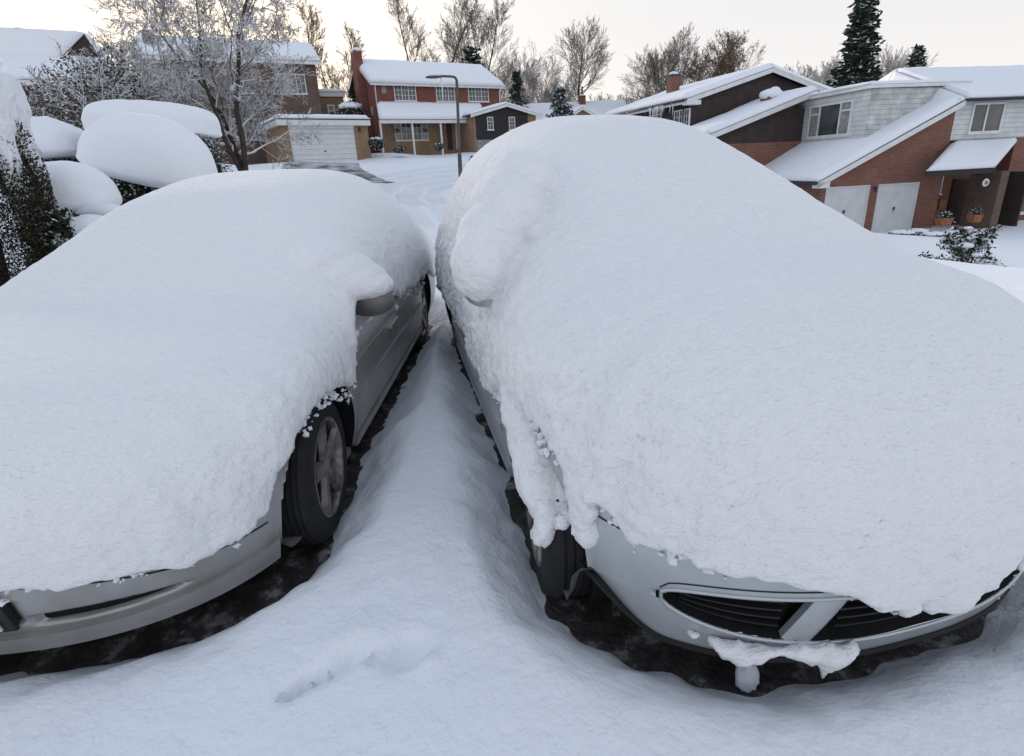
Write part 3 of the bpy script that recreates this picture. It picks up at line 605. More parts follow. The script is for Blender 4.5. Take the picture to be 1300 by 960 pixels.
def Tz(x,y,fine=True):
    x=np.asarray(x,float); y=np.asarray(y,float); z=T1(x,y)
    near=(np.abs(x)<6)&(y<9)&(y>-3)
    if fine:
        z=z+.012*fbm(x*1.3,y*1.3,0,51,3)+.0025*fbm(x*9,y*9,0,52,2)+.05*fbm(x*.12,y*.12,0,53,3)*sstep(8,20,np.hypot(x,y))
        z=z+.02*fbm(x*.8,y*.8,0,57,2)
    dA,_,lyA=carmask(x,y,A,-.05,.15); dB,_,lyB=carmask(x,y,B,-.04,.17)
    d=np.minimum(dA,dB)+.05*fbm(x*3,y*3,0,61,3)+.025*fbm(x*9,y*9,0,62,2)
    k=sstep(-.05,.30,d)**.8
    ridge=.05*np.exp(-((x+.42+.0*y)/.22)**2)*sstep(2.0,3.2,y)*sstep(5.6,4.6,y)
    fl=np.where(dA<dB,lyA,lyB); fl=-.05+.035*sstep(.75,1.25,fl+.12*fbm(x*4,y*4,0,66,2))
    zz=fl+(z-fl)*k+ridge*k
    # stray hollows and a boot scuff in front of the gap
    for (px,py,hr,hd,el) in FOOT:
        q_=atz(px,py,.16); e=((x-q_.x)**2+((y-q_.y)*el)**2)/hr**2
        zz=zz-hd*np.exp(-e**1.8)*(1+.35*fbm(x*22,y*22,0,67,2))*(z>0)
    zz=zz+.006*fbm(x*16,y*16,0,68,3)*np.exp(-((x+.35)**2+(y-1.3)**2)/.08)
    return np.where(near,zz,z)
def axis(lo,hi,d0,far,g=1.07):
    a=list(np.arange(lo,hi,d0)); s=d0
    while a[-1]<far: s*=g; a.append(a[-1]+s)
    s=d0
    while a[0]>-far: s*=g; a.insert(0,a[0]-s)
    return np.array(a)
ax=axis(-2.6,3.0,.022,900,1.045); ay=axis(.35,7.0,.026,900,1.04); ay=ay[ay>-400]
X,Y=np.meshgrid(ax,ay); Z=Tz(X,Y)
V=np.stack([X,Y,Z],-1).reshape(-1,3); nr_,nc_=X.shape
i=np.arange(nr_-1)[:,None]; j=np.arange(nc_-1)[None,:]; a=i*nc_+j; Fs=np.stack([a,a+1,a+1+nc_,a+nc_],-1).reshape(-1,4)
tag(mesh_obj('snow_ground',V,Fs,M['snow_ground'],None,True),kind='structure')
# bare wet tarmac under the cars, with slush
m=bpy.data.materials.new('wet_tarmac_and_slush'); m.use_nodes=True; nt=m.node_tree; N=nt.nodes; L=nt.links; b=N['Principled BSDF']; b.inputs['Roughness'].default_value=.7
tc=N.new('ShaderNodeTexCoord'); nz=N.new('ShaderNodeTexNoise'); nz.inputs['Scale'].default_value=7; nz.inputs['Detail'].default_value=8; nz.inputs['Roughness'].default_value=.7; L.new(tc.outputs['Object'],nz.inputs['Vector'])
rp=N.new('ShaderNodeValToRGB'); e=rp.color_ramp.elements; e[0].position=.42; e[0].color=(.018,.016,.015,1); e[1].position=.74; e[1].color=(.5,.5,.52,1); x_=rp.color_ramp.elements.new(.53); x_.color=(.05,.042,.037,1)
L.new(nz.outputs['Fac'],rp.inputs['Fac']); L.new(rp.outputs['Color'],b.inputs['Base Color'])
n2=N.new('ShaderNodeTexNoise'); n2.inputs['Scale'].default_value=60; n2.inputs['Detail'].default_value=6; L.new(tc.outputs['Object'],n2.inputs['Vector']); bp=N.new('ShaderNodeBump'); bp.inputs['Distance'].default_value=.008; L.new(n2.outputs['Fac'],bp.inputs['Height']); L.new(bp.outputs['Normal'],b.inputs['Normal'])
M['tarmac']=m
xs=np.linspace(-3,3.4,220); ys=np.linspace(.4,6.5,200); X,Y=np.meshgrid(xs,ys); Z=.0+.02*fbm(X*6,Y*6,0,71,4)+.006*fbm(X*25,Y*25,0,72,2)
n1=X.shape[1]; i=np.arange(X.shape[0]-1)[:,None]; j=np.arange(n1-1)[None,:]; a=i*n1+j
tag(mesh_obj('driveway',np.stack([X,Y,Z],-1).reshape(-1,3),np.stack([a,a+1,a+1+n1,a+n1],-1).reshape(-1,4),M['tarmac'],None,True),kind='structure')
def TZ(x,y): return float(Tz(np.array([x]),np.array([y]))[0])
# rutted road curling round the close: draped 1-3 cm above the land
rc=[(-.9,7.6),(-1.4,11),(-2.6,15),(-4.2,19),(-5.2,23),(-5.0,27),(-3.5,30.5),(.5,32.5),(4.5,31),(6.5,27)]
def smooth_path(p,n=120):
    p=np.array(p,float); t=np.linspace(0,len(p)-1,n); out=[]
    for u in t:
        i=min(int(u),len(p)-2); f=u-i; p0=p[max(i-1,0)];p1=p[i];p2=p[i+1];p3=p[min(i+2,len(p)-1)]
        out.append(.5*((2*p1)+(-p0+p2)*f+(2*p0-5*p1+4*p2-p3)*f*f+(-p0+3*p1-3*p2+p3)*f**3))
    return np.array(out)
def ribbon(path,w,name,mt,nn=120,lift=.02,nw=40,rut=True):
    P=smooth_path(path,nn); D=np.gradient(P,axis=0); D/=np.linalg.norm(D,axis=1)[:,None]; Nn=np.stack([-D[:,1],D[:,0]],1)
    ws=np.linspace(-w,w,nw); X=P[:,0][:,None]+Nn[:,0][:,None]*ws; Y=P[:,1][:,None]+Nn[:,1][:,None]*ws
    Z=Tz(X,Y)+lift; e=np.abs(ws)/w
    Z=Z-sstep(.86,1.0,e)*.12
    if rut:
        for c in (-.62,-.2,.22,.6): Z=Z-.055*np.exp(-((ws/w-c+.05*np.sin(np.arange(nn)/7)[:,None])/.05)**2)*(1+.2*fbm(X*2,Y*2,0,81,2))
        Z=Z+.007*fbm(X*3,Y*3,0,82,3)
    n1=nw; i=np.arange(nn-1)[:,None]; j=np.arange(n1-1)[None,:]; a=i*n1+j
    return tag(mesh_obj(name,np.stack([X,Y,Z],-1).reshape(-1,3),np.stack([a,a+1,a+1+n1,a+n1],-1).reshape(-1,4),mt,None,True),kind='structure')
M['road']=mat('rutted_road_snow',(.78,.80,.84),.8,0,.2,bump=.012,bscale=6,color2=(.70,.73,.78),vscale=.8,detail=5)
ribbon(rc,2.6,'road',M['road'],220,.03,50)
M['drive_slush']=mat('swept_drive_slush',(.55,.57,.6),.8,0,.3,bump=.02,bscale=6,color2=(.09,.075,.06),vscale=1.1,detail=8)
ribbon([(-11.0,33.8),(-10.2,31),(-8.6,28.2),(-7.0,26.0)],2.3,'garage_drive',M['drive_slush'],60,.045,24,False)
# lump of ice fallen below the bumper
mb=MB(); q_=atz(948,858,.04); mb.ell((q_.x,q_.y,.04),(.035,.03,.055),16,10,.2,3); tag(mb.build('snow_lump',M['snow_clump'],None,True),'small rounded lump of snow on the bare tarmac below the right bumper','snow lump')
# ================================================================= HOUSES AND STREET
class House:
    def __init__(s,name,org,yaw,label,cat='house',group=None):
        s.o=Vector(org); s.yaw=yaw; s.root=empty(name,s.o,yaw,label,cat,group)
        s.R=Matrix.Rotation(-yaw,3,'Z')
    def _r(s,px,py):
        return s.R@(Vector((0,0,H))-s.o), s.R@Vector(ray(px,py))
    def fy(s,px,py,y=0):
        """local x, z where the sight line through px,py meets the wall plane y"""
        o,d=s._r(px,py); t=(y-o.y)/d.y; return o.x+d.x*t, o.z+d.z*t
    def fx(s,px,py,x=0):
        o,d=s._r(px,py); t=(x-o.x)/d.x; return o.y+d.y*t, o.z+d.z*t
def box(name,a,b,mt,parent,bev=0):
    m=MB(); m.box(a,b); o=m.build(name,mt,parent)
    if bev: bevel(o,bev)
    return o
def window(h,x0,x1,z0,z1,y,cols=3,rows=3,parent=None,split=None,face='y',trans=0.0,fw=.055,bar=.022,name='window',sgn=-1,curtain=False):
    """frame, glazing bars and recessed pane on wall plane y (face 'y') or x (face 'x'); sgn is the outward direction"""
    fr=MB()
    def bx(m,u0,u1,w0,w1,d0,d1):
        d0,d1=y+sgn*d0,y+sgn*d1
        m.box((u0,d0,w0),(u1,d1,w1)) if face=='y' else m.box((d0,u0,w0),(d1,u1,w1))
    f=fw; bx(fr,x0,x1,z0,z0+f,-.02,.05); bx(fr,x0,x1,z1-f,z1,-.02,.05); bx(fr,x0,x0+f,z0+f,z1-f,-.02,.05); bx(fr,x1-f,x1,z0+f,z1-f,-.02,.05)
    sp=split or [i/cols for i in range(1,cols)]
    edges=[0]+sp+[1]; W_=x1-x0-2*f
    for u in sp: c=x0+f+W_*u; bx(fr,c-f*.45,c+f*.45,z0+f,z1-f,-.02,.042)
    if trans: zc=z0+f+(z1-z0-2*f)*trans; bx(fr,x0+f,x1-f,zc-f*.4,zc+f*.4,-.02,.04)
    if rows>1 or bar:
        for i in range(len(edges)-1):
            u0=x0+f+W_*edges[i]; u1=x0+f+W_*edges[i+1]
            for r in range(1,rows): zc=z0+f+(z1-z0-2*f)*r/rows; bx(fr,u0,u1,zc-bar/2,zc+bar/2,-.01,.03)
            if rows>1: c=(u0+u1)/2; bx(fr,c-bar/2,c+bar/2,z0+f,z1-f,-.01,.028)
    o=fr.build(name,M['white_paint'],h if not isinstance(h,House) else h.root)
    p=MB(); bx(p,x0+f*.5,x1-f*.5,z0+f*.5,z1-f*.5,-.01,.012); p.build('pane',M['pane'],o)
    sl=MB(); bx(sl,x0-.06,x1+.06,z0-.05,z0,-.0,.09); sl.build('sill',M['white_paint'],o)
    if curtain:
        for (a,b_) in ((x0+f,x0+f+.22*W_),(x1-f-.22*W_,x1-f)): cu=MB(); bx(cu,a,b_,z0+f,z1-f,.013,.016); cu.build('curtain',M['net'],o)
    return o
M['net']=mat('net_curtain',(.32,.33,.33),.9,var=.4,vscale=6)
def snow_slab(name,pts,th,parent,mt='snow_roof',drop=.10,sub=26,seed=0,edge=.16,open_sides=''):
    """thick rounded snow lying on a roof plane. pts: four corners (eave a, eave b, ridge b, ridge a); grid closed underneath"""
    a,b,c,d=[Vector(p) for p in pts]; nu=max(10,int((b-a).length/.22)); nv=max(8,int((d-a).length/.18)); V=[];f=[]
    n=(b-a).cross(d-a).normalized(); 
    if n.z<0: n=-n
    Lu=(b-a).length; Lv=(d-a).length
    P=np.array([[list(a.lerp(b,i/nu).lerp(d.lerp(c,i/nu),j/nv)) for i in range(nu+1)] for j in range(nv+1)])
    I=np.arange(nu+1)/nu; J=np.arange(nv+1)/nv; U,Vv=np.meshgrid(I,J)
    eu=np.minimum(U,1-U)*Lu; ev=np.minimum(Vv,1.0 if 0 else (1-Vv)+.0)*Lv; ev=np.minimum(Vv*Lv,(1-Vv)*Lv+edge*.75)
    if 'l' in open_sides: eu=np.where(U<.5,9,eu)
    if 'r' in open_sides: eu=np.where(U>.5,9,eu)
    if 't' in open_sides: ev=Vv*Lv
    e=np.minimum(eu,ev); k=np.clip(e/edge,0,1); prof_=np.sqrt(np.clip(1-(1-k)**2,0,1))
    t=th*(.22+.78*prof_)*(1+.16*fbm(P[...,0]*.9,P[...,1]*.9,P[...,2],seed,3))+.012*fbm(P[...,0]*4,P[...,1]*4,P[...,2]*4,seed+3,2)
    top=P+np.array(n)*t[...,None]
    # droop over the eave
    dr=np.clip(1-Vv*Lv/.25,0,1); out=(a-d).normalized(); hout=Vector((out.x,out.y,0)).normalized()
    top=top+np.array(hout)*(dr*.05*(1+.8*fbm(P[...,0]*2,P[...,1]*2,9,seed+5,2)))[...,None]
    V=np.vstack([top.reshape(-1,3),(P+np.array(n)*.004).reshape(-1,3)]); w_=nu+1; N_=w_*(nv+1)
    for j in range(nv):
        for i in range(nu):
            q=j*w_+i; f.append((q,q+1,q+1+w_,q+w_)); f.append((N_+q,N_+q+w_,N_+q+1+w_,N_+q+1))
    rim=[i for i in range(w_)]+[j*w_+nu for j in range(1,nv+1)]+[nv*w_+i for i in range(nu-1,-1,-1)]+[j*w_ for j in range(nv-1,0,-1)]
    for i in range(len(rim)): p,q=rim[i],rim[(i+1)%len(rim)]; f.append((p,p+N_,q+N_,q))
    o=mesh_obj(name,V,f,M[mt],parent,True); return fix_normals(o)
def roof_panel(name,pts,th,mt,parent):
    a,b,c,d=[Vector(p) for p in pts]; n=(b-a).cross(d-a).normalized(); n=n if n.z>0 else -n
    m=MB(); m.slab([a,b,c,d],-n*th); o=m.build(name,mt,parent); return fix_normals(o)
def chimney(h,x,y,z0,z1,w,d,parent,mt='brick_red',pots=1,cap=True,pot_h=.35):
    c=box('chimney',(x-w/2,y-d/2,z0),(x+w/2,y+d/2,z1),M[mt],parent)
    box('cap',(x-w/2-.04,y-d/2-.04,z1),(x+w/2+.04,y+d/2+.04,z1+.08),M['grey_paint'],c)
    for k in range(pots):
        m=MB(); px=x+(k-(pots-1)/2)*.3; m.tube([(px,y,z1+.08),(px,y,z1+.08+pot_h*.85),(px,y,z1+.08+pot_h)],[.12,.10,.13],12); m.build('chimney_pot',M['terracotta'],c,True)
    m=MB(); m.ell((x,y,z1+.13),(w*.5,d*.5,.14),16,8,.06,3); m.build('snow_cap',M['snow_roof'],c,True)
    return c
# ---------------- main red brick house
oE=aty(467.5,102.5,40); zb=aty(484,190,40).z
p0=aty(474,104,40.6); p1=atz(634,109,p0.z); yaw=math.atan2(p1.y-p0.y,p1.x-p0.x)
h=House('detached_house',(p0.x,p0.y,zb),yaw,'red brick two storey house with buff ground floor and long snowy porch roof')
Wd=(p1-p0).length; ze_=p0.z-zb; Dp=6.6; rz=h.fy(469,79,Dp/2)[1]; rt=h.root
HW=h; zt=h.fy(476,133,0)[1]   # top of the porch roof against the wall
m=MB(); m.box((0,0,zt-.1),(Wd,Dp,ze_)); n=len(m.v)
m.v+=[(0,0,ze_),(0,Dp,ze_),(0,Dp/2,rz-.12),(Wd,0,ze_),(Wd,Dp,ze_),(Wd,Dp/2,rz-.12)]; m.f+=[(n,n+2,n+1),(n+3,n+4,n+5),(n,n+3,n+5,n+2),(n+1,n+2,n+5,n+4)]
m.build('upper_wall',M['brick_red'],rt)
box('lower_wall',(.1,.35,-1.2),(Wd-.05,Dp-.05,zt-.1),M['brick_buff'],rt)
box('gable_base',(-.0,.36,-1.2),(.098,Dp-.04,zt-.1),M['brick_red'],rt)
ov=.3
for s in (0,1):
    if s==0: q=[(-ov,-.35,ze_-.05),(Wd+ov,-.35,ze_-.05),(Wd+ov,Dp/2,rz),(-ov,Dp/2,rz)]
    else: q=[(Wd+ov,Dp+.35,ze_-.05),(-ov,Dp+.35,ze_-.05),(-ov,Dp/2,rz),(Wd+ov,Dp/2,rz)]
    r_=roof_panel('roof',q,.1,M['grey_paint'],rt); snow_slab('roof_snow',q,.24,r_,seed=100+s)
box('fascia',(-ov,-.40,ze_-.26),(Wd+ov,-.352,ze_-.02),M['white_paint'],rt); 
m=MB(); m.tube([(-ov,-.46,ze_-.06),(Wd+ov,-.46,ze_-.06)],.055,8); m.build('gutter',M['white_paint'],rt,True)
for s in (-1,1):
    x=-ov-.03 if s<0 else Wd+ov+.002
    m=MB(); m.slab([(x,-.35,ze_-.24),(x,-.35,ze_-.02),(x,Dp/2,rz),(x,Dp/2,rz-.22)],(.028,0,0)); m.slab([(x,Dp+.35,ze_-.24),(x,Dp/2,rz-.22),(x,Dp/2,rz),(x,Dp+.35,ze_-.02)],(.028,0,0)); fix_normals(m.build('bargeboard',M['white_paint'],rt))
def winpx(h,a,b,c,d,y,**k):
    x0,z1=h.fy(a,b,y); x1,z0=h.fy(c,d,y); return window(h,min(x0,x1),max(x0,x1),z0,z1,y,**k)
winpx(h,499,107,529,128.5,0,rows=3,split=[.34,.66]); winpx(h,552.5,108,578,129.5,0,rows=3,split=[.34,.66]); winpx(h,593.5,109,620.5,129.5,0,rows=3,split=[.34,.66])
x_,z_=h.fy(487,113,0); box('wall_plaque',(x_-.17,-.05,z_-.3),(x_+.17,.0,z_+.3),M['net'],rt,.02)
# porch: lean-to roof on posts
pd=1.35; zl=h.fy(540,152,-pd)[1]; xr=h.fy(601,150,-pd)[0]; xl=h.fy(483,152,-pd)[0]
q=[(xl-.1,-pd,zl),(xr+.9,-pd,zl),(xr+1.4,0.0,zt),(0.02,0.0,zt)]; r_=roof_panel('porch_roof',q,.08,M['grey_paint'],rt); snow_slab('roof_snow',[(a,b-.03,c) if b<0 else (a,b-.02,c) for a,b,c in q],.26,r_,seed=120)
box('porch_fascia',(xl-.1,-pd-.05,zl-.24),(xr+.9,-pd-.002,zl-.03),M['white_paint'],rt)
for px_,py_ in ((484,170),(524,168),(560,168)):
    x_=h.fy(px_,py_,-pd+.1)[0]; box('porch_post',(x_-.06,-pd+.04,-1.2),(x_+.06,-pd+.16,zl-.04),M['white_paint'],rt,.01)
winpx(h,500,154,544,178,.35,rows=3,split=[.17,.5,.83],curtain=True)
x0,z1=h.fy(566,154,.35); x1,z0=h.fy(575,190,.35); d_=box('front_door',(x0,.30,z0),(x1,.349,z1),M['brown_wood'],rt); 
x0,_=h.fy(577,154,.35); x1,_=h.fy(591,190,.35); d_=box('side_screen',(x0,.31,z0),(x1,.349,z1),M['white_paint'],rt); box('pane',(x0+.25,.295,z0+1.0),(x0+.6,.312,z1-.15),M['pane'],d_)
m=MB(); m.tube([(.05,-.43,ze_-.1),(.05,-.06,ze_-.35),(.05,-.06,zt)],.045,8); m.build('drainpipe',M['white_paint'],rt,True)
m=MB(); m.tube([(Wd-.06,-.43,ze_-.1),(Wd-.06,-.06,ze_-.35),(Wd-.06,-.06,zt)],.045,8); m.build('drainpipe',M['white_paint'],rt,True)
zc=h.fy(461,66,2.6)[1]
m=MB(); m.slab([(-.55,1.9,-1.2),(-.55,3.4,-1.2),(-.55,3.4,2.2),(-.55,3.2,zc),(-.55,2.1,zc),(-.55,1.9,2.2)],(.54,0,0)); c=fix_normals(m.build('chimney',M['brick_red'],rt)); m=MB(); m.ell((-.28,2.65,zc+.05),(.36,.66,.2),16,8); m.build('snow_cap',M['snow_roof'],c,True)
yy,zz=h.fx(468,143,-.0); box('side_window',(-.04,.9,zz-.3),(-.0,1.5,zz+.3),M['net'],rt,.01)
# flower baskets either side of the wide window
for px_ in (504,540):
    x_,z_=h.fy(px_,165,-.1); m=MB(); m.ell((x_,-.15,z_),(.16,.16,.16),10,7,.4,px_); m.build('hanging_basket',M['shrub_brown'],rt,True)
# dark boarded front wing with a gable
G=House('garage_wing',(0,0,0),0,'x'); bpy.data.objects.remove(G.root)
yg=-2.6; gx0,_=h.fy(601,170,yg); gx1,_=h.fy(676,160,yg); apx,apz=h.fy(639,132,yg); exl,ezl=h.fy(595,145.5,yg); exr,ezr=h.fy(685,146,yg); ez=(ezl+ezr)/2; cx=(gx0+gx1)/2; half=(exr-exl)/2; cx=(exl+exr)/2
sl=(apz-ez)/half
m=MB(); w2=half-.35; m.slab([(cx-w2,yg,-1.5),(cx+w2,yg,-1.5),(cx+w2,yg,ez+.35*sl-.15),(cx,yg,apz-.15),(cx-w2,yg,ez+.35*sl-.15)],(0,5.5,0)); W_=fix_normals(m.build('wing_wall',M['brick_buff'],rt))
m=MB(); xw0=h.fy(604.5,170,yg)[0]; xw1=h.fy(670,160,yg)[0]; zb1=h.fy(640,177,yg)[1]; 
m.slab([(xw0,yg-.03,zb1),(xw1,yg-.03,zb1),(xw1,yg-.03,apz-.2-abs(xw1-cx)*sl),(cx,yg-.03,apz-.2),(xw0,yg-.03,apz-.2-abs(xw0-cx)*sl)],(0,.027,0)); fix_normals(m.build('boarded_gable',M['black_board'],rt))
box('rendered_base',(xw0,yg-.02,-1.5),(xw1,yg-.002,zb1),M['net'],rt)
for (a,b_) in ((618,148.5),(645.5,148.5)):
    x0,z1=h.fy(a,b_,yg-.03); x1,z0=h.fy(a+8.5,b_+16.5,yg-.03); window(h,x0,x1,z0,z1,yg-.03,cols=1,split=[],rows=3,fw=.05)
for s in (-1,1):
    q=[(cx+s*half,yg-.3,ez),(cx+s*half,yg+5,ez),(cx,yg+5,apz),(cx,yg-.3,apz)]; 
    r_=roof_panel('wing_roof',q,.07,M['grey_paint'],rt); snow_slab('roof_snow',q,.17,r_,seed=130+s,edge=.1)
    m=MB(); m.slab([(cx+s*half,yg-.33,ez-.22),(cx+s*half,yg-.33,ez-.02),(cx,yg-.33,apz-.02),(cx,yg-.33,apz-.22)],(0,.027,0)); fix_normals(m.build('bargeboard',M['white_paint'],rt))
m=MB(); zf=h.fx(470,161,-.6)[1]; x0=-2.9; 
fence=empty('garden_fence',h.root.matrix_basis@Vector((0,0,0)) if 0 else HW.o,yaw,'brown boarded gate and fence between the garage and the red brick house','fence')
box('fence_boards',(-1.9,1.2,-1.2),(-.62,1.26,zf+.25),M['wood_fence'],fence); box('fence_rail',(-1.9,1.16,zf+.25),(-.62,1.30,zf+.31),M['white_paint'],fence)
# TV aerial on the chimney
m=MB(); m.tube([(-.28,2.65,zc),(-.28,2.65,zc+1.5)],.02,6); 
m.tube([(-.28-.5,2.4,zc+1.45),(-.28+.6,2.9,zc+1.35)],.012,6)
for k in range(7):
    t=k/6; x_=-.78+1.1*t; y_=2.4+.5*t; m.tube([(x_-.09,y_+.2,zc+1.45-.1*t),(x_+.09,y_-.2,zc+1.45-.1*t)],.008,5)
m.build('aerial',M['grey_paint'],rt)
# ---------------- flat roofed white garage left of it
a=aty(366,163,34.5); b=atz(449,163,a.z); yg_=math.atan2(b.y-a.y,b.x-a.x); zb=aty(453,206,(a.y+b.y)/2+.8).z
g=House('flat_roof_garage',(a.x,a.y,a.z-2.15),yg_,'flat roofed buff brick garage with a wide white up and over door','garage'); GW=(b-a).length; rt=g.root
box('wall',(-.45,0,-1.2),(0,5.5,2.3),M['brick_buff'],rt); box('wall',(GW,0,-1.2),(GW+.95,5.5,2.3),M['brick_buff'],rt); box('lintel',(0,.0,2.14),(GW,.2,2.3),M['white_paint'],rt)
d_=box('garage_door',(0.0,.06,-.02),(GW,.12,2.14),M['white_door'],rt)
m=MB()
for k in range(1,8): m.box((.04,.045,2.14*k/8-.012),(GW-.04,.06,2.14*k/8+.012))
m.box((.0,.03,-.02),(.06,.06,2.14)); m.box((GW-.06,.03,-.02),(GW,.06,2.14)); m.build('door_rib',M['white_door'],d_); box('handle',(GW/2-.06,.02,.75),(GW/2+.06,.06,.82),M['grey_paint'],d_)
r_=box('flat_roof',(-.7,-.35,2.3),(GW+1.05,5.8,2.62),M['white_paint'],rt,.01); box('roof_edge',(-.72,-.37,2.62),(GW+1.07,5.82,2.68),M['grey_paint'],rt)
snow_slab('roof_snow',[(-.72,-.37,2.68),(GW+1.07,-.37,2.68),(GW+1.07,5.8,2.68),(-.72,5.8,2.68)],.26,r_,seed=140)
m=MB(); m.box((GW+.3,-.12,1.95),(GW+.42,-.0,2.2)); m.build('outside_lamp',M['grey_paint'],rt)
# ---------------- brown brick house behind the snowy tree, with a flat roofed extension
e0=aty(405,79,42); e1=atz(168,71,e0.z); 
yb=math.atan2(e0.y-e1.y,e0.x-e1.x); zb=e0.z-5.0
b2=House('brown_brick_house',(e1.x,e1.y,zb),yb,'brown brick house half hidden behind the snow covered bare tree'); rt=b2.root; BW=(e0-e1).length; BD=7
rz2=max(b2.fy(300,54,BD/2)[1],5.8)
m=MB(); m.slab([(0.3,0,-2.5),(0.3,BD,-2.5),(0.3,BD,5.0),(0.3,BD/2,rz2-.1),(0.3,0,5.0)],(BW-.6,0,0)); fix_normals(m.build('wall',M['brick_brown'],rt))
for s in (0,1):
    q=[(-.1,-.4,4.98),(BW+.1,-.4,4.98),(BW+.1,BD/2,rz2),(-.1,BD/2,rz2)] if s==0 else [(BW+.1,BD+.4,4.98),(-.1,BD+.4,4.98),(-.1,BD/2,rz2),(BW+.1,BD/2,rz2)]
    r_=roof_panel('roof',q,.1,M['grey_paint'],rt); snow_slab('roof_snow',q,.24,r_,seed=150+s)
box('fascia',(-.1,-.45,4.76),(BW+.1,-.402,4.96),M['white_paint'],rt)
for k in range(3):
    x0=BW*(.14+.3*k); window(b2,x0,x0+1.8,2.9,4.2,0,cols=3,rows=2); window(b2,x0,x0+1.9,-.1,1.3,0,cols=3,rows=2)
xc,zc=b2.fy(187,42,1.6); chimney(b2,xc,1.6,4.9,zc,.62,.62,rt,'brick_brown',1,pot_h=.5)
x0,z1=b2.fy(380,118,2.0); x0=BW-.3; x1,_=b2.fy(437,122,2.0)
box('extension_wall',(x0,2.0,-2.5),(x1-.1,6.0,z1-.25),M['brick_buff'],rt); r_=box('extension_roof',(x0,1.8,z1-.25),(x1+.05,6.2,z1+.05),M['white_paint'],rt); snow_slab('roof_snow',[(x0,1.75,z1+.06),(x1+.08,1.75,z1+.06),(x1+.08,6.2,z1+.06),(x0,6.2,z1+.06)],.24,r_,seed=160)
wx0,wz1=b2.fy(415,133,2.0); wx1,wz0=b2.fy(427,152,2.0); window(b2,wx0,wx1,wz0-.3,wz1,2.0,cols=1,split=[],rows=1,trans=.7,fw=.09)
# ---------------- far left bungalow-like house with a brown gable
a=aty(30,102,27); b=atz(128,104,a.z); yb=math.atan2(b.y-a.y,b.x-a.x)
hf=House('low_roofed_house',(a.x,a.y,a.z-2.6),yb,'house at the far left with a deep snowy roof and a brown triangular gable','house'); rt=hf.root; FW=(b-a).length
box('wall',(-4,0.3,-2.5),(FW-.1,8.2,2.6),M['brick_brown'],rt)
y1=2.6; zk=hf.fy(75,77,y1)[1]
q=[(-4.3,-.2,2.6),(FW+.3,-.2,2.6),(FW+.3,y1,zk),(-4.3,y1,zk)]; r_=roof_panel('roof',q,.1,M['grey_paint'],rt); snow_slab('roof_snow',q,.26,r_,seed=170)
box('fascia',(-4.3,-.25,2.38),(FW+.3,-.202,2.58),M['white_paint'],rt)
# the upper block: its ridge runs across and it ends in the brown gable on the right
gx0=hf.fy(75,77,y1)[0]; gx1=hf.fy(128,77,y1)[0]; gxa,gza=hf.fy(114,50,y1+1.2)
m=MB(); m.slab([(gx0,y1+.05,zk-.05),(gx1,y1+.05,zk-.05),(gxa,y1+.05,gza)],(0,.1,0)); fix_normals(m.build('boarded_gable',M['dark_tile'],rt))
q=[(gx0-4.5,y1-.1,zk),(gx0,y1-.1,zk),(gxa+.05,y1+.0,gza+.03),(gxa-8,y1+.3,gza+.03)]; r_=roof_panel('upper_roof',q,.08,M['grey_paint'],rt); snow_slab('roof_snow',q,.2,r_,seed=171,edge=.12)
q=[(gx1+.1,y1+6,zk),(gx1+.1,y1,zk),(gxa,y1,gza),(gxa,y1+6,gza)]; r_=roof_panel('upper_roof',q,.08,M['grey_paint'],rt); snow_slab('roof_snow',q,.2,r_,seed=172,edge=.12)
q=[(gx0-4.5,y1+6,zk),(gx1,y1+6,zk),(gx1,y1+5.9,zk+.1),(gx0-4.5,y1+5.9,zk+.1)]
box('upper_wall',(gx0-4.4,y1+.3,2.5),(gx1-.1,y1+6,zk),M['brick_brown'],rt)
xc,zc=hf.fy(23,36,y1+1.5); m=MB(); m.tube([(xc,y1+1.5,zc-1.3),(xc,y1+1.5,zc-.35)],.11,12); m.tube([(xc,y1+1.5,zc-.35),(xc,y1+1.5,zc-.1),(xc,y1+1.5,zc)],[.11,.2,.17],12); m.build('flue',M['grey_paint'],rt,True)
# ---------------- dark clad house on the right of the close
Cc=aty(874,123,30); yw=R(17); 
c_=House('dark_clad_house',(Cc.x,Cc.y,Cc.z-5.0),yw,'dark brown clad house with icicles under its snowy eave and a wide plain gable'); rt=c_.root
# facade runs back along local y at x=0; the gable is the wall y=0
yf,_=c_.fx(776,142,0); CL=max(7.0,min(yf,11)); apx,apz=c_.fy(980,86,-.3); exr,ezr=c_.fy(1055,112,-.3); ez=5.0; half=apx; GWD=2*apx
m=MB(); m.slab([(.12,0,-3),(GWD-.3,0,-3),(GWD-.3,0,ez-.1),(apx,0,apz-.2),(.12,0,ez-.1)],(0,CL,0)); fix_normals(m.build('wall',M['dark_tile'],rt))
for s in (0,1):
    q=[(-.35,CL+.3,ez-.12),(-.35,-.4,ez-.12),(apx,-.4,apz),(apx,CL+.3,apz)] if s==0 else [(GWD+.35,-.4,ez-.12),(GWD+.35,CL+.3,ez-.12),(apx,CL+.3,apz),(apx,-.4,apz)]
    r_=roof_panel('roof',q,.1,M['grey_paint'],rt); snow_slab('roof_snow',q,.26,r_,seed=180+s)
m=MB()
m.slab([(-.35,-.43,ez-.36),(-.35,-.43,ez-.14),(apx,-.43,apz-.02),(apx,-.43,apz-.24)],(0,.028,0)); m.slab([(GWD+.35,-.43,ez-.36),(apx,-.43,apz-.24),(apx,-.43,apz-.02),(GWD+.35,-.43,ez-.14)],(0,.028,0)); fix_normals(m.build('bargeboard',M['white_paint'],rt))
box('soffit_box',(-.36,-.42,ez-.42),(.5,-.0,ez-.20),M['white_paint'],rt)
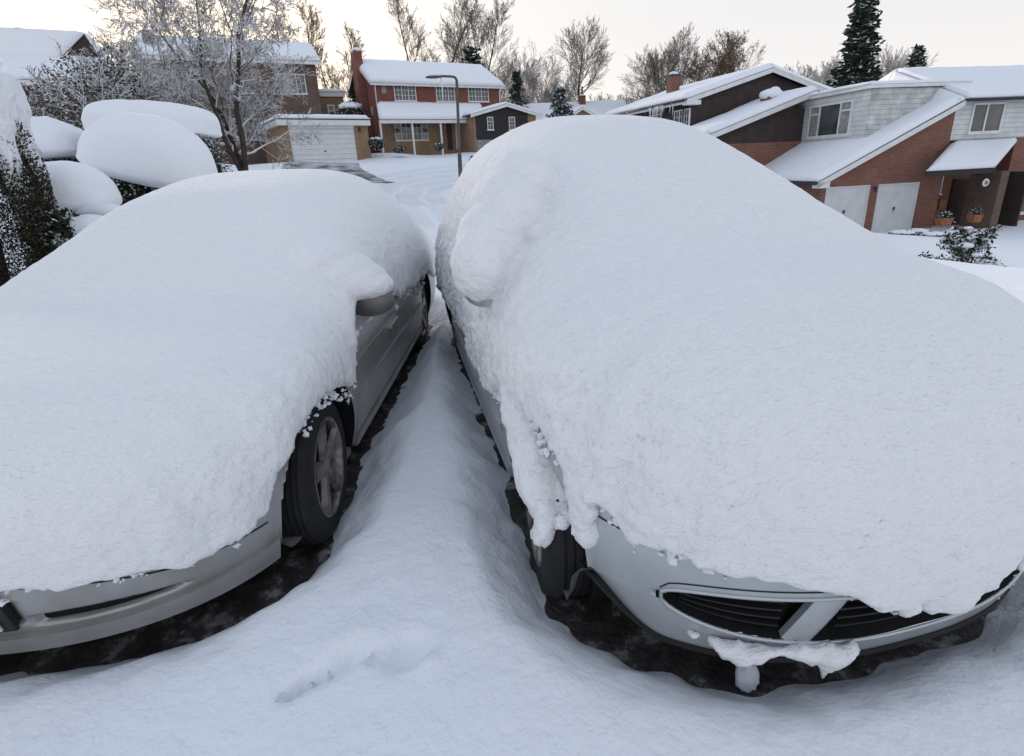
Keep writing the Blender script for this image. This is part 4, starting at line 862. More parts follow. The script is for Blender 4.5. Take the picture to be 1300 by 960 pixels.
box('fascia',(-.40,-.3,ez-.36),(-.352,CL+.3,ez-.14),M['white_paint'],rt)
m=MB(); m.tube([(-.45,-.35,ez-.2),(-.45,CL+.3,ez-.2)],.05,8); m.tube([(-.1,.25,ez-.3),(-.06,.25,-1)],.04,8); m.build('gutter',M['grey_paint'],rt,True)
for (a_,b_,c2,d2) in ((857,130,875,158),(825,137,839,158),(794,143,808,158)):
    y0,z1=c_.fx(a_,b_,0.1); y1_,z0=c_.fx(c2,d2,0.1); 
    if y0<y1_: y0,y1_=y1_,y0
    zt_=ez-.55; window(c_,y1_,y0,zt_-1.35,zt_,.12,rows=4,cols=3,face='x')
m=MB(); rnd=random.Random(4)
for k in range(46):
    y_=2.1+rnd.gauss(0,.55) if k<30 else rnd.uniform(.3,CL-.5); l=rnd.uniform(.15,.75) if k<30 else rnd.uniform(.05,.3); x_=-.46+rnd.uniform(-.04,.04); m.tube([(x_,y_,ez-.2),(x_,y_,ez-.2-l*.5),(x_,y_,ez-.2-l)],[.03,.018,.003],5)
M['ice']=mat('icicle',(.75,.78,.82),.2,0,.6); m.build('icicles',M['ice'],rt,True)
# low chimney seen over the ridge, and lower wing towards the street
xc,zc=c_.fy(855,97,7.5); yk=5.0; xc,zc=c_.fy(855,97,yk); chimney(c_,xc,yk,ez-.2,zc,.6,.5,rt,'brick_orange',0)
wy=-3.2; x0,z0=c_.fy(902,170,wy); x1,z1=c_.fy(1006,127,wy); dx=x1-x0
m=MB(); m.slab([(x0+.5,wy+.4,-3),(x1+3,wy+.4,-3),(x1+3,wy+.4,z1-.35),(x1,wy+.4,z1-.35),(x0+.5,wy+.4,z0-.1)],(0,3.0-.42+.2-.02,0)); fix_normals(m.build('wing_wall',M['dark_tile'],rt))
zbk=c_.fy(945,182,wy+.4)[1]; box('wing_base',(x0+.45,wy+.36,-3),(x1+3,wy+.398,zbk),M['brick_orange'],rt)
q=[(x0,wy+3.1,z0),(x0,wy,z0),(x1+1.5,wy,z1+(z1-z0)/dx*1.5),(x1+1.5,wy+3.1,z1+(z1-z0)/dx*1.5)]; r_=roof_panel('wing_roof',q,.1,M['grey_paint'],rt); snow_slab('roof_snow',q,.24,r_,seed=190)
m=MB(); m.slab([(x0,wy-.03,z0-.26),(x0,wy-.03,z0-.02),(x1+1.5,wy-.03,z1+(z1-z0)/dx*1.5-.02),(x1+1.5,wy-.03,z1+(z1-z0)/dx*1.5-.26)],(0,.028,0)); fix_normals(m.build('bargeboard',M['white_paint'],rt))
xm,zm=c_.fy(979,120,-1.6); m=MB(); m.ell((xm,-1.6,zm),(.62,.5,.28),16,9,.1,2); m.ell((xm+.2,-1.6,zm+.12),(.3,.3,.25),16,9,.1,3); m.build('chimney_snow',M['snow_roof'],rt,True); box('stub_chimney',(xm-.4,-1.9,zm-.9),(xm+.4,-1.3,zm),M['brick_orange'],rt)
# ---------------- right house: catslide roof over garages, white dormer, porch
oR=aty(1168,291,24); yr=R(8)
E_=House('catslide_house',oR,yr,'orange brick house with white boarded dormer, two pale garage doors and a snowy porch roof','house'); rt=E_.root
FD=.0
le=E_.fy(1037,229,0); co=E_.fy(1216,129,0); er=E_.fy(1300,120,0); zeave=(co[1]*.65+er[1]*.35); xc=co[0]; xl,zl=le
RW=14.0; RD=8.0
# walls: brick below the verge, white boards above the garage on the right
gt=E_.fy(1168,231,0)[1]; 
zwb=E_.fy(1215,178,0)[1]  # bottom of the white boarding
doors=[]
for (pa,pb) in ((1050,1107),(1116,1169)):
    x0=E_.fy(pa,234,0)[0]; x1=E_.fy(pb,232,0)[0]; doors.append((x0,x1))
slope=(zeave-zl)/(xc-xl)
def verge(x): return zl+(x-xl)*slope
xgr=xc  # brick meets boards here
m=MB(); wt=.28
cuts=[xl+.25,doors[0][0],doors[0][1],doors[1][0],doors[1][1],xgr]
for k in range(5):
    a_,b_=cuts[k],cuts[k+1]; z0=gt if k in (1,3) else -2
    m.slab([(a_,0,z0),(b_,0,z0),(b_,0,verge(b_)-.22),(a_,0,verge(a_)-.22)],(0,wt,0))
m.box((xl+.25,wt,-2),(xl+.5,RD,zl-.1)); 
xp1=E_.fy(1262,250,0)[0]
m.box((xgr+.001,0,-2),(xgr+.001+.02,wt,zwb))
fix_normals(m.build('brick_wall',M['brick_orange'],rt))
rb=.55 # the porch bay stands back under its roof
box('porch_back_wall',(doors[1][1]+.35,rb,-2),(xc+4.3,rb+.2,zwb),M['brick_orange'],rt)
box('right_wall',(E_.fy(1272,250,0)[0],0.0,-2),(xc+RW-4,rb-.002,zwb),M['brick_orange'],rt)
box('white_upper_wall',(xgr+.0,.02,zwb),(xc+RW-4,.4,zeave-.02),M['white_board'],rt); 
box('core_wall',(xl+.6,1.2,-2),(xc+RW-4,RD,zl+.2),M['brick_orange'],rt)
for (x0,x1) in doors:
    d_=box('garage_door',(x0+.06,.1,-.35),(x1-.06,.15,gt-.05),M['white_door_v'],rt); m=MB(); m.box((x0,.04,-.35),(x0+.06,.16,gt)); m.box((x1-.06,.04,-.35),(x1,.16,gt)); m.box((x0+.06,.04,gt-.06),(x1-.06,.16,gt)); m.build('door_frame',M['white_paint'],d_)
    m=MB(); m.box(((x0+x1)/2-.05,.06,.95),((x0+x1)/2+.03,.1,1.07)); m.tube([((x0+x1)/2-.02,.05,.98),((x0+x1)/2-.06,.04,.86)],.012,6); m.build('handle',M['grey_paint'],d_)
# roofs
rzr=E_.fy(1200,80,RD/2)[1]; hipx=xc+1.0; top=rzr
hy=RD/2; xh=E_.fy(1140,86,hy)[0]; top=E_.fy(1150,88,hy)[1]-.15; xh=min(max(xh,xc-1.8),xc+1.0)
q=[(xl-.2,RD,zl-.05),(xl-.2,-.35,zl-.05),(xc,-.35,zeave),(xc,RD,zeave)]; r_=roof_panel('side_roof',q,.12,M['grey_paint'],rt); snow_slab('roof_snow',q,.22,r_,seed=200,open_sides='t')
x1=xh-.9; q=[(x1,hy,verge(x1)-.0),(xc-.12,-.36,zeave-.08),(xc-.02,-.37,zeave+.01),(xh,hy,top)]; r_=roof_panel('hip_roof',q,.04,M['grey_paint'],rt); bpy.data.objects.remove(r_) if 0 else None; snow_slab('roof_snow',q,.20,rt,seed=201,open_sides='lrt')
q=[(xc+.6,RD,zeave-.1),(x1,hy,verge(x1)),(xh,hy,top),(xh+.2,hy+.1,top)]; snow_slab('roof_snow',q,.20,rt,seed=204,open_sides='lrt')
fr=[(xc-.02,-.38,zeave),(xc+RW-3,-.38,zeave),(xc+RW-3,hy,top),(xh,hy,top)]; r_=roof_panel('front_roof',fr,.1,M['grey_paint'],rt); snow_slab('roof_snow',fr,.23,r_,seed=202,open_sides='lt')
bk=[(xc+RW-3,RD+.4,zeave),(xc+.6,RD+.4,zeave),(xh,hy,top),(xc+RW-3,hy,top)]; r_=roof_panel('back_roof',bk,.1,M['grey_paint'],rt); snow_slab('roof_snow',bk,.23,r_,seed=203,open_sides='rt')
m=MB(); m.slab([(xl-.2,-.38,zl-.32),(xl-.2,-.38,zl-.08),(xc,-.38,zeave-.05),(xc,-.38,zeave-.26)],(0,.028,0)); m.slab([(xl-.2,-.38,zl-.32),(xl+.35,-.38,zl-.32),(xl+.35,-.38,zl-.0),(xl-.2,-.38,zl-.1)],(0,.36,0)); fix_normals(m.build('bargeboard',M['white_paint'],rt))
m=MB(); m.tube([(xc,-.45,zeave-.06),(xc+RW-3,-.45,zeave-.06)],.055,8); m.tube([(xl-.28,-.35,zl-.12),(xl-.28,RD,zl-.12)],.055,8); m.build('gutter',M['grey_paint'],rt,True)
# dormer on the left roof slope: front faces local -x
dy0=1.0; 
o_,d_=E_._r(1108,112); t=(dy0-o_.y)/d_.y; dx=o_.x+d_.x*t; dz1=o_.z+d_.z*t
dyf,_=E_.fx(1008,131,dx); dyf=min(dyf,7.4); dzb=verge(dx)+.16; xe=xl+(dz1-.1-zl)/slope
dm=empty('dormer',(0,0,0)); dm.parent=rt
m=MB(); m.box((dx,dy0+.04,dzb-.4),(dx+.12,dyf,dz1-.02)); m.build('dormer_front',M['white_board'],dm)
for yk_ in (dy0,dyf-.04): m=MB(); m.slab([(dx,yk_,dzb-.3),(xe,yk_,dz1-.05),(dx,yk_,dz1-.02)],(0,.038,0)); fix_normals(m.build('dormer_cheek',M['dormer_cheek'],dm))
r_=box('dormer_roof',(dx-.18,dy0-.12,dz1),(xe+.3,dyf+.15,dz1+.14),M['white_paint'],dm)
snow_slab('dormer_snow',[(dx-.2,dyf+.16,dz1+.145),(dx-.2,dy0-.14,dz1+.145),(xe+.3,dy0-.14,dz1+.145),(xe+.3,dyf+.16,dz1+.145)],.16,dm,seed=210,edge=.1)
ya,za=E_.fx(1084,130,dx); yb_,zb_=E_.fx(1025,172,dx); y0,y1_=min(ya,yb_),max(ya,yb_)
wn=window(dm,y0,y1_,dzb+.28,dz1-.32,dx,rows=1,split=[.24,.76],face='x',fw=.09,bar=0,curtain=True)
m=MB(); 
for (u0,u1) in ((y0+.1,y0+(y1_-y0)*.23),(y0+(y1_-y0)*.77,y1_-.1)): m.box((dx-.05,u0,dz1-.78),(dx-.015,u1,dz1-.70))
m.build('transom',M['white_paint'],wn)
# window in the white boards, right
xa,za=E_.fy(1236,131,.02); xb_,zb_=E_.fy(1268,168,.02); window(E_,xa,xb_,zb_,za,.02,rows=1,split=[.46],fw=.08,bar=0)
# porch
pdp=1.5; pa=E_.fy(1176,215,-pdp); pb=E_.fy(1262,216,-pdp); ta=E_.fy(1212,182,0); tb=E_.fy(1297,181,0); zt2=(ta[1]+tb[1])/2; zl2=(pa[1]+pb[1])/2
q=[(pa[0],-pdp,zl2),(pb[0],-pdp,zl2),(tb[0]-.3,-.02,zt2),(ta[0]-.25,-.02,zt2)]; r_=roof_panel('porch_roof',q,.09,M['grey_paint'],rt); snow_slab('roof_snow',q,.2,r_,seed=220)
box('porch_fascia',(pa[0],-pdp-.04,zl2-.2),(pb[0],-pdp-.002,zl2-.02),M['black'],rt)
m=MB(); m.slab([(pb[0]+.02,-pdp+.1,zl2-.15),(pb[0]+.02,0,zl2-.15),(pb[0]+.02,0,zt2-.1)],(.2,0,0)); fix_normals(m.build('porch_cheek',M['brick_orange'],rt))
xpr=E_.fy(1258,260,-pdp+.3)[0]
dkx0=E_.fy(1205,260,rb)[0]; dkx1=E_.fy(1246,260,rb)[0]
d_=box('front_door',(dkx0,rb-.08,-.35),(dkx1,rb-.01,2.05),M['brown_wood'],rt); box('door_pane',(dkx0+.95,rb-.1,1.25),(dkx0+1.25,rb-.081,1.6),M['pane'],d_); box('door_frame',(dkx0-.1,rb-.1,-.35),(dkx0-.002,rb-.002,2.1),M['brown_wood'],d_)
box('porch_side_screen',(dkx1+.02,-pdp+.35,-.5),(dkx1+.1,rb-.01,zl2-.25),M['dark_tile'],rt); box('porch_pillar',(xpr,-pdp+.15,-.5),(xpr+.38,-.0,zl2-.16),M['brick_brown'],rt)
wx0,wz1=E_.fy(1176,222,rb); wx1,wz0=E_.fy(1193,246,rb); window(E_,wx0,wx1,wz0,wz1,rb,cols=1,split=[],rows=1,fw=.06,bar=0)
m=MB(); m.tube([(doors[1][1]+.34,.06,-.3),(doors[1][1]+.34,.06,zl2-.1)],.05,8); m.build('drainpipe',M['grey_paint'],rt,True)
lx,lz=E_.fy(1251,232,-pdp-.05); m=MB(); m.lathe([(0,-.03),(.15,-.03),(.17,0),(.15,.02),(0,.02)],c=(lx,-pdp-.06,lz),axis='y',n=28,closed=False); pl=m.build('round_plaque',M['plate'],rt,True); m=MB(); m.lathe([(0.03,-.036),(.075,-.036),(.075,-.03),(.03,-.03)],c=(lx,-pdp-.06,lz),axis='y',n=20); m.build('plaque_motif',M['grey_paint'],pl)
xa,za=E_.fy(1296,222,-.0); xb_,zb_=E_.fy(1284,272,-.0); window(E_,xb_,xb_+2.2,zb_,za,0,rows=1,split=[.33,.66],fw=.09,bar=0)
box('meter_box',(E_.fy(1192,255,rb)[0],rb-.08,E_.fy(1192,265,rb)[1]),(E_.fy(1199,255,rb)[0],rb-.002,E_.fy(1192,253,rb)[1]),M['terracotta'],rt)
m=MB(); m.tube([(doors[0][1]+.14,.0,gt-.15),(doors[0][1]+.14,-.12,gt-.1),(doors[0][1]+.14,-.12,gt-.3)],.05,8); m.build('outside_lamp',M['grey_paint'],rt)
# tubs of plants beside the porch
def planter(px,py,Y,label,w_=.55):
    p=aty(px,py,Y); t_=empty('plant_tub',p,0,label,'plant pot'); m=MB(); m.slab([(-w_/2*.8,-.16,0),(w_/2*.8,-.16,0),(w_/2*.8,.16,0),(-w_/2*.8,.16,0)],(0,0,.02)); 
    n=len(m.v); a_=w_/2
    m.v+=[(-a_*.75,-.16,.02),(a_*.75,-.16,.02),(a_*.75,.16,.02),(-a_*.75,.16,.02),(-a_,-.2,.32),(a_,-.2,.32),(a_,.2,.32),(-a_,.2,.32)]; m.f+=[(n,n+1,n+5,n+4),(n+1,n+2,n+6,n+5),(n+2,n+3,n+7,n+6),(n+3,n,n+4,n+7),(n+4,n+5,n+6,n+7)]
    fix_normals(m.build('tub',M['terracotta'],t_)); return t_,p
# ---------------- far low houses behind
a=aty(668,158,62); 
f1=House('distant_bungalow',(a.x,a.y,a.z-2.5),R(4),'distant low house with long snowy roof and red chimney, seen over the tall car','house'); rt=f1.root; xr_=f1.fy(800,150,0)[0]; zr=f1.fy(700,133,3.5)[1]
box('wall',(0,0,-3),(xr_,7,2.4),M['brick_buff'],rt); q=[(-.4,-.4,2.35),(xr_+.4,-.4,2.35),(xr_+.4,3.5,zr),(-.4,3.5,zr)]; r_=roof_panel('roof',q,.1,M['grey_paint'],rt); snow_slab('roof_snow',q,.25,r_,seed=230)
q=[(xr_+.4,7.4,2.35),(-.4,7.4,2.35),(-.4,3.5,zr),(xr_+.4,3.5,zr)]; r_=roof_panel('roof',q,.1,M['grey_paint'],rt); snow_slab('roof_snow',q,.25,r_,seed=231)
xc_,zc_=f1.fy(739,123,3.0); chimney(f1,xc_,3.0,zr-.8,zc_,.7,.6,rt,'brick_red',1,pot_h=1.0)
yg=-3.0; xa,za=f1.fy(739,136,yg); x0,z0=f1.fy(712,157,yg); x1,z1=f1.fy(782,158,yg); hf_=(x1-x0)/2; cx=xa; z0=(z0+z1)/2
m=MB(); m.slab([(cx-hf_+.5,yg,-3),(cx+hf_-.5,yg,-3),(cx+hf_-.5,yg,z0+.1),(cx,yg,za-.2),(cx-hf_+.5,yg,z0+.1)],(0,3.0,0)); fix_normals(m.build('gable_wall',M['brick_buff'],rt))
for s in (-1,1):
    q=[(cx+s*hf_,yg-.3,z0),(cx+s*hf_,3,z0),(cx,3,za),(cx,yg-.3,za)]; r_=roof_panel('gable_roof',q,.1,M['grey_paint'],rt); snow_slab('roof_snow',q,.2,r_,seed=235+s)
    m=MB(); m.slab([(cx+s*hf_,yg-.33,z0-.3),(cx+s*hf_,yg-.33,z0-.02),(cx,yg-.33,za-.02),(cx,yg-.33,za-.3)],(0,.028,0)); fix_normals(m.build('bargeboard',M['white_paint'],rt))
window(f1,cx-.4,cx+.4,.9,1.9,yg,cols=1,split=[],rows=1)
# ---------------- street lamp
lb=aty(585,237,27); lt=aty(579.5,97,27); g=lt-lb
L_=empty('street_lamp',lb,0,'tall grey street lamp with a bent top arm and an icicle, between the two cars','street lamp')
hh=lt.z-lb.z; dxl=(lt.x-lb.x)
m=MB(); m.tube([(0,0,-.3),(dxl*.3,0,hh*.3)],[.10,.10],14); m.build('base_column',M['lamp_post'],L_,True)
m=MB(); m.tube([(dxl*.3,0,hh*.3),(dxl*.31,0,hh*.31),(dxl*.98,0,hh*.965),(dxl-.06,0,hh*.99),(dxl-.2,0,hh+.0),(dxl-.75,0,hh+.04)],[.10,.075,.065,.06,.055,.05],12); m.build('pole',M['lamp_post'],L_,True)
m=MB(); m.ell((dxl-1.05,0,hh+.02),(.42,.13,.07),18,8); l_=m.build('lamp_head',M['lamp_post'],L_,True); m=MB(); m.tube([(dxl-.72,0,hh-.03),(dxl-.70,.0,hh-.4),(dxl-.74,0,hh-1.1)],[.045,.03,.006],6); m.build('icicle',M['ice'],l_,True); m=MB(); m.ell((dxl-1.0,0,hh+.09),(.36,.1,.05),14,6); m.build('snow_cap',M['snow_roof'],l_,True)
# ================================================================= TREES AND SHRUBS
def prisms(segs,sides=3):
    S=np.array(segs,float)  # x0 y0 z0 x1 y1 z1 r0 r1
    p0=S[:,0:3]; p1=S[:,3:6]; d=p1-p0; l=np.linalg.norm(d,axis=1,keepdims=True)+1e-9; d=d/l
    ref=np.where(np.abs(d[:,2:3])<.9,np.array([[0,0,1.0]]),np.array([[1.0,0,0]])); u=np.cross(d,ref); u/=np.linalg.norm(u,axis=1,keepdims=True)+1e-9; w=np.cross(d,u)
    n=len(S); V=np.empty((n,2*sides,3))
    for k in range(sides):
        a=2*PI*k/sides+.3; o=u*math.cos(a)+w*math.sin(a); V[:,k]=p0+o*S[:,6:7]; V[:,sides+k]=p1+o*S[:,7:8]
    base=(np.arange(n)*2*sides)[:,None]; f=[]
    for k in range(sides): k2=(k+1)%sides; f.append(np.hstack([base+k,base+k2,base+sides+k2,base+sides+k]))
    return V.reshape(-1,3),np.vstack(f)
def grow(seed,H_,r0,stems=1,first=.25,counts=(12,8,6,4),lens=(.55,.45,.45,.4),ang=(50,42,38,36),up=(.12,.08,.05,.02),wob=.12,shape='round',lean=(0,0),minr=.006,droop=0,segn=(10,6,4,3,2),width=1.0):
    rnd=random.Random(seed); trunk=[];crown=[]
    def branch(p,d,L_,r,lv):
        n=segn[min(lv,len(segn)-1)]; pts=[p.copy()]; ds=[]
        for i in range(n):
            d=(d+Vector((rnd.gauss(0,wob),rnd.gauss(0,wob),rnd.gauss(0,wob)+(up[min(lv-1,len(up)-1)] if lv>0 else .04)-(droop if lv>1 else 0)))).normalized()
            q=pts[-1]+d*(L_/n); ra=r*(1-.75*i/n); rb=r*(1-.75*(i+1)/n) if lv<len(counts) else r*(1-.5*(i+1)/n)
            (trunk if lv==0 else crown).append((*pts[-1],*q,max(ra,minr),max(rb,minr*.8),lv)); pts.append(q); ds.append(d.copy())
        if lv>=len(counts): return
        c=counts[lv]; 
        if lv>1: c=max(2,int(c*(.7+.6*rnd.random())))
        f0=first if lv==0 else .18
        for k in range(c):
            t=f0+(1-f0)*((k+rnd.random()*.9)/c); t=min(t,.995); i=int(t*n); fr=t*n-i; q=pts[i].lerp(pts[i+1],fr); dd=ds[min(i,n-1)]
            a=R(ang[min(lv,len(ang)-1)]*(1.15-.55*t if lv==0 else 1)*(.75+.5*rnd.random())); ax_=dd.cross(Vector((rnd.gauss(0,1),rnd.gauss(0,1),rnd.gauss(0,1)))).normalized()
            nd=(Matrix.Rotation(a,3,ax_)@dd).normalized()
            if lv==0:
                s={'round':math.sin(PI*(.18+.72*t))**.6,'cone':1.05-t*.9,'vase':.6+.5*t,'flat':1.0}[shape]
            else: s=1-.45*t
            nl=lens[min(lv,len(lens)-1)]*L_*s*(.75+.5*rnd.random())
            if lv==0: nl*=width
            branch(q,nd,nl,max(r*(1-.72*t)*(.48 if lv==0 else .55),minr),lv+1)
    for s in range(stems):
        a=2*PI*s/max(stems,1)+rnd.random()*.5; tl=.0 if stems==1 else .22
        branch(Vector((0,0,-.3)),Vector((lean[0]+tl*math.cos(a),lean[1]+tl*math.sin(a)*.6,1)).normalized(),H_*(1 if s==0 else .9),r0*(1 if s==0 else .8),0)
    return trunk,crown
def tree(px,py_top,Y,hpx_base,seed,label,twig='twig_bare',group=None,name='bare_tree',rad=.02,leafy=0,loc=None,height=None,**k):
    """stands at depth Y on the land under px; its top reaches py_top"""
    p=aty(px,py_top,Y); zg=TZ(p.x,p.y) if loc is None else loc[2]; 
    base=Vector((p.x,p.y,zg)) if loc is None else Vector(loc); Hh=height or (p.z-base.z)
    tr,cr=grow(seed,Hh*.95,rad*Hh,**k)
    top=max(c[5] for c in cr); s=Hh/top if height is None else 1
    r=empty(name,base,0,label,'tree',group)
    tr=[tuple(v*s for v in t[:8]) for t in tr]; cr=[tuple(v*s for v in t[:8]) for t in cr]
    V,f=prisms(tr,9); o=mesh_obj('trunk',V,f,M['bark'],r,True)
    V,f=prisms(cr,3); 
    o=mesh_obj('crown',V,f,M[twig],r)
    if leafy:
        rnd=np.random.RandomState(seed); ends=np.array([c[3:6] for c in cr]); idx=rnd.randint(0,len(ends),leafy); lv,lf=quads(ends[idx]+rnd.normal(0,.1,(leafy,3)),.12*Y/60,rnd); mesh_obj('leaves',lv,lf,M[twig],r)
    return r
def quads(c,size,rnd,aspect=.6,dirs=None):
    n=len(c); a=rnd.normal(size=(n,3)) if dirs is None else dirs; a/=np.linalg.norm(a,axis=1,keepdims=True)+1e-9; b=np.cross(a,rnd.normal(size=(n,3))); b/=np.linalg.norm(b,axis=1,keepdims=True)+1e-9
    s=size*(.6+.8*rnd.rand(n,1)); A=a*s*.5; B_=b*s*.5*aspect
    V=np.stack([c-A,c-B_*1.0,c+A,c+B_*1.0],1).reshape(-1,3); return V,(np.arange(n)*4)[:,None]+np.arange(4)[None,:]
def conifer(px,py_top,Y,label,mt='conifer',wpx=40,seed=1,name='conifer_tree',n=5200,base_z=None,group=None,tiers=26,dens=1.0,cap=False,gap=.0):
    p=aty(px,py_top,Y); zg=TZ(p.x,p.y) if base_z is None else base_z; Hh=p.z-zg; Rm=wpx/F*Y*.5*1.0
    r=empty(name,(p.x,p.y,zg),0,label,'tree',group); rnd=np.random.RandomState(seed)
    m=MB(); m.tube([(0,0,-.3),(0,0,Hh*.5),(0,0,Hh*.97)],[Hh*.018,Hh*.011,.02],8); m.build('trunk',M['bark'],r,True)
    segs=[];pts=[];drs=[]
    for k in range(tiers):
        t=(k+.5)/tiers; z=Hh*(.06+.93*t); rr=Rm*(1-t)**.8*(.8+.35*rnd.rand())+.06*Rm
        nb=int(9*dens)+2
        for j in range(nb):
            if rnd.rand()<gap: continue
            a=rnd.rand()*2*PI; l=rr*(.7+.5*rnd.rand()); e=np.array([math.cos(a),math.sin(a),0]); 
            mm_=6
            prev=np.array([0,0,z])
            for s in range(1,mm_+1):
                u=s/mm_; q=np.array([e[0]*l*u,e[1]*l*u,z-.30*l*u**1.4+.12*l*u**3]); segs.append((*prev,*q,.02*Hh/12,.012*Hh/12)); 
                cnt=max(2,int(n/(tiers*nb*mm_)))
                c=q+rnd.normal(0,1,(cnt,3))*np.array([.10,.10,.05])*Rm*(1.2-u*.5); pts.append(c); d_=np.tile(e,(cnt,1))+rnd.normal(0,.6,(cnt,3)); d_[:,2]*=.5; drs.append(d_); prev=q
    V,f=prisms(segs,3); mesh_obj('branches',V,f,M['bark'],r)
    c=np.vstack(pts); d_=np.vstack(drs); V,f=quads(c,max(.16*Rm,.06),rnd,.55,d_); mesh_obj('foliage',V,f,M[mt],r)
    return r
BG='bare trees behind the houses'
# front tree, thick with frost, left of the middle
p=aty(310,214,20); r_=TZ(p.x,p.y)
ft=tree(300,-12,20,0,21,'wide bare tree with every twig frosted white, standing before the brown brick house','twig_frost',None,'frosted_tree',.0150,loc=(p.x,p.y,min(p.z,r_)+.02),height=7.3,stems=3,first=.13,counts=(17,12,9,6),lens=(.60,.48,.46,.42),ang=(62,48,44,40),up=(.07,.03,.0,0),wob=.10,shape='round',lean=(-.02,0),width=.80,minr=.0085,droop=.0,segn=(12,8,5,3,2))
K1=dict(stems=2,first=.36,counts=(20,9,6,4),lens=(.22,.58,.55,.5),ang=(52,34,30,28),up=(.09,.05,.02,0),wob=.06,minr=.012,segn=(10,8,5,3,2))
K2=dict(stems=1,first=.44,counts=(24,10,7,4),lens=(.40,.58,.52,.5),ang=(80,32,28,26),up=(.13,.06,.02,0),wob=.05,minr=.012,segn=(10,8,5,3,2))
K3=dict(stems=3,first=.25,counts=(20,9,7,4),lens=(.42,.58,.52,.5),ang=(64,32,28,26),up=(.08,.05,.02,0),wob=.05,minr=.0115,segn=(10,8,5,3,2))
tree(352,-15,46,0,33,'tall bare tree rising behind the roof of the brown brick house','twig_bare',BG,rad=.012,**K1)
tree(425,24,56,0,41,'slim bare tree with twin trunks in the gap between brown and red brick houses','twig_bare',BG,rad=.013,**K1)
tree(522,-32,60,0,52,'tall thin bare tree with two bare trunks over the left of the red house roof','twig_bare',BG,rad=.011,**K1)
tree(600,-12,62,0,63,'bushy bare tree with upswept branches over the right of the red house roof','twig_bare',BG,rad=.011,**{**K3,'lens':(.28,.56,.52,.5),'ang':(50,32,28,26)})
for (px,t,Y,sd,w,lab) in ((640,56,84,71,1.1,'left and largest of the haze-paled frosted round trees beside the red house'),(682,64,86,72,1.1,'middle haze-paled frosted round tree, next right of the largest'),(712,96,84,75,1.0,'low frosted tree at the foot of the thick trunked tree')):
    tree(px,t,Y,0,sd,lab,'twig_haze',BG,rad=.012,**{**K3,'first':.15,'minr':.016,'width':w*1.1})
tree(735,24,66,0,81,'lollipop shaped bare tree with a thick straight trunk above the distant red chimney','twig_bare',BG,rad=.020,**K2)
tree(848,34,62,0,92,'dense round bare tree behind the chimney of the dark clad house','twig_bare',BG,rad=.013,**{**K3,'counts':(24,11,7,5),'width':1.0})
tree(948,26,62,0,103,'brown leafed oak above the roof of the dark clad house','twig_oak',BG,'oak_tree',.014,leafy=9000,**{**K3,'wob':.10,'width':.9})
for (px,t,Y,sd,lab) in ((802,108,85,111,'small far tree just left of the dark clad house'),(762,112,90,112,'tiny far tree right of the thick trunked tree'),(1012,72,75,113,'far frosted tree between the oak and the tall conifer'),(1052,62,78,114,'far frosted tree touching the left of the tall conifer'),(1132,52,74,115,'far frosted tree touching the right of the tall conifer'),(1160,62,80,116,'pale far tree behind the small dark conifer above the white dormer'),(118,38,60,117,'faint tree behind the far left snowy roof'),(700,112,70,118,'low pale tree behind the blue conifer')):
    tree(px,t,Y,0,sd,lab,'twig_haze',BG,rad=.012,**{**K3,'first':.15,'counts':(16,9,7,4),'minr':.016,'width':1.1})
conifer(1100,-6,48,'tall dark conifer rising behind the white dormer',wpx=84,seed=2,n=8000,tiers=30,dens=.7,gap=.25)
conifer(1167,57,60,'small dark conifer tip just above the white dormer roof',wpx=46,seed=3,n=3000,tiers=22,name='conifer_tree')
conifer(655,90,64,'narrow dark conifer beside the right end of the red house roof',wpx=34,seed=4,n=3000,tiers=22)
conifer(711,112,46,'snow dusted blue conifer standing alone before the distant low house','conifer_blue',wpx=48,seed=5,n=6000,tiers=22,dens=1.4)
conifer(598,58,58,'dark evergreen under the bushy bare tree behind the red house roof',wpx=60,seed=6,n=3000,tiers=14)
conifer(447,112,44,'dark evergreen bush between the garage and the red brick chimney',wpx=34,seed=7,n=3000,tiers=14)
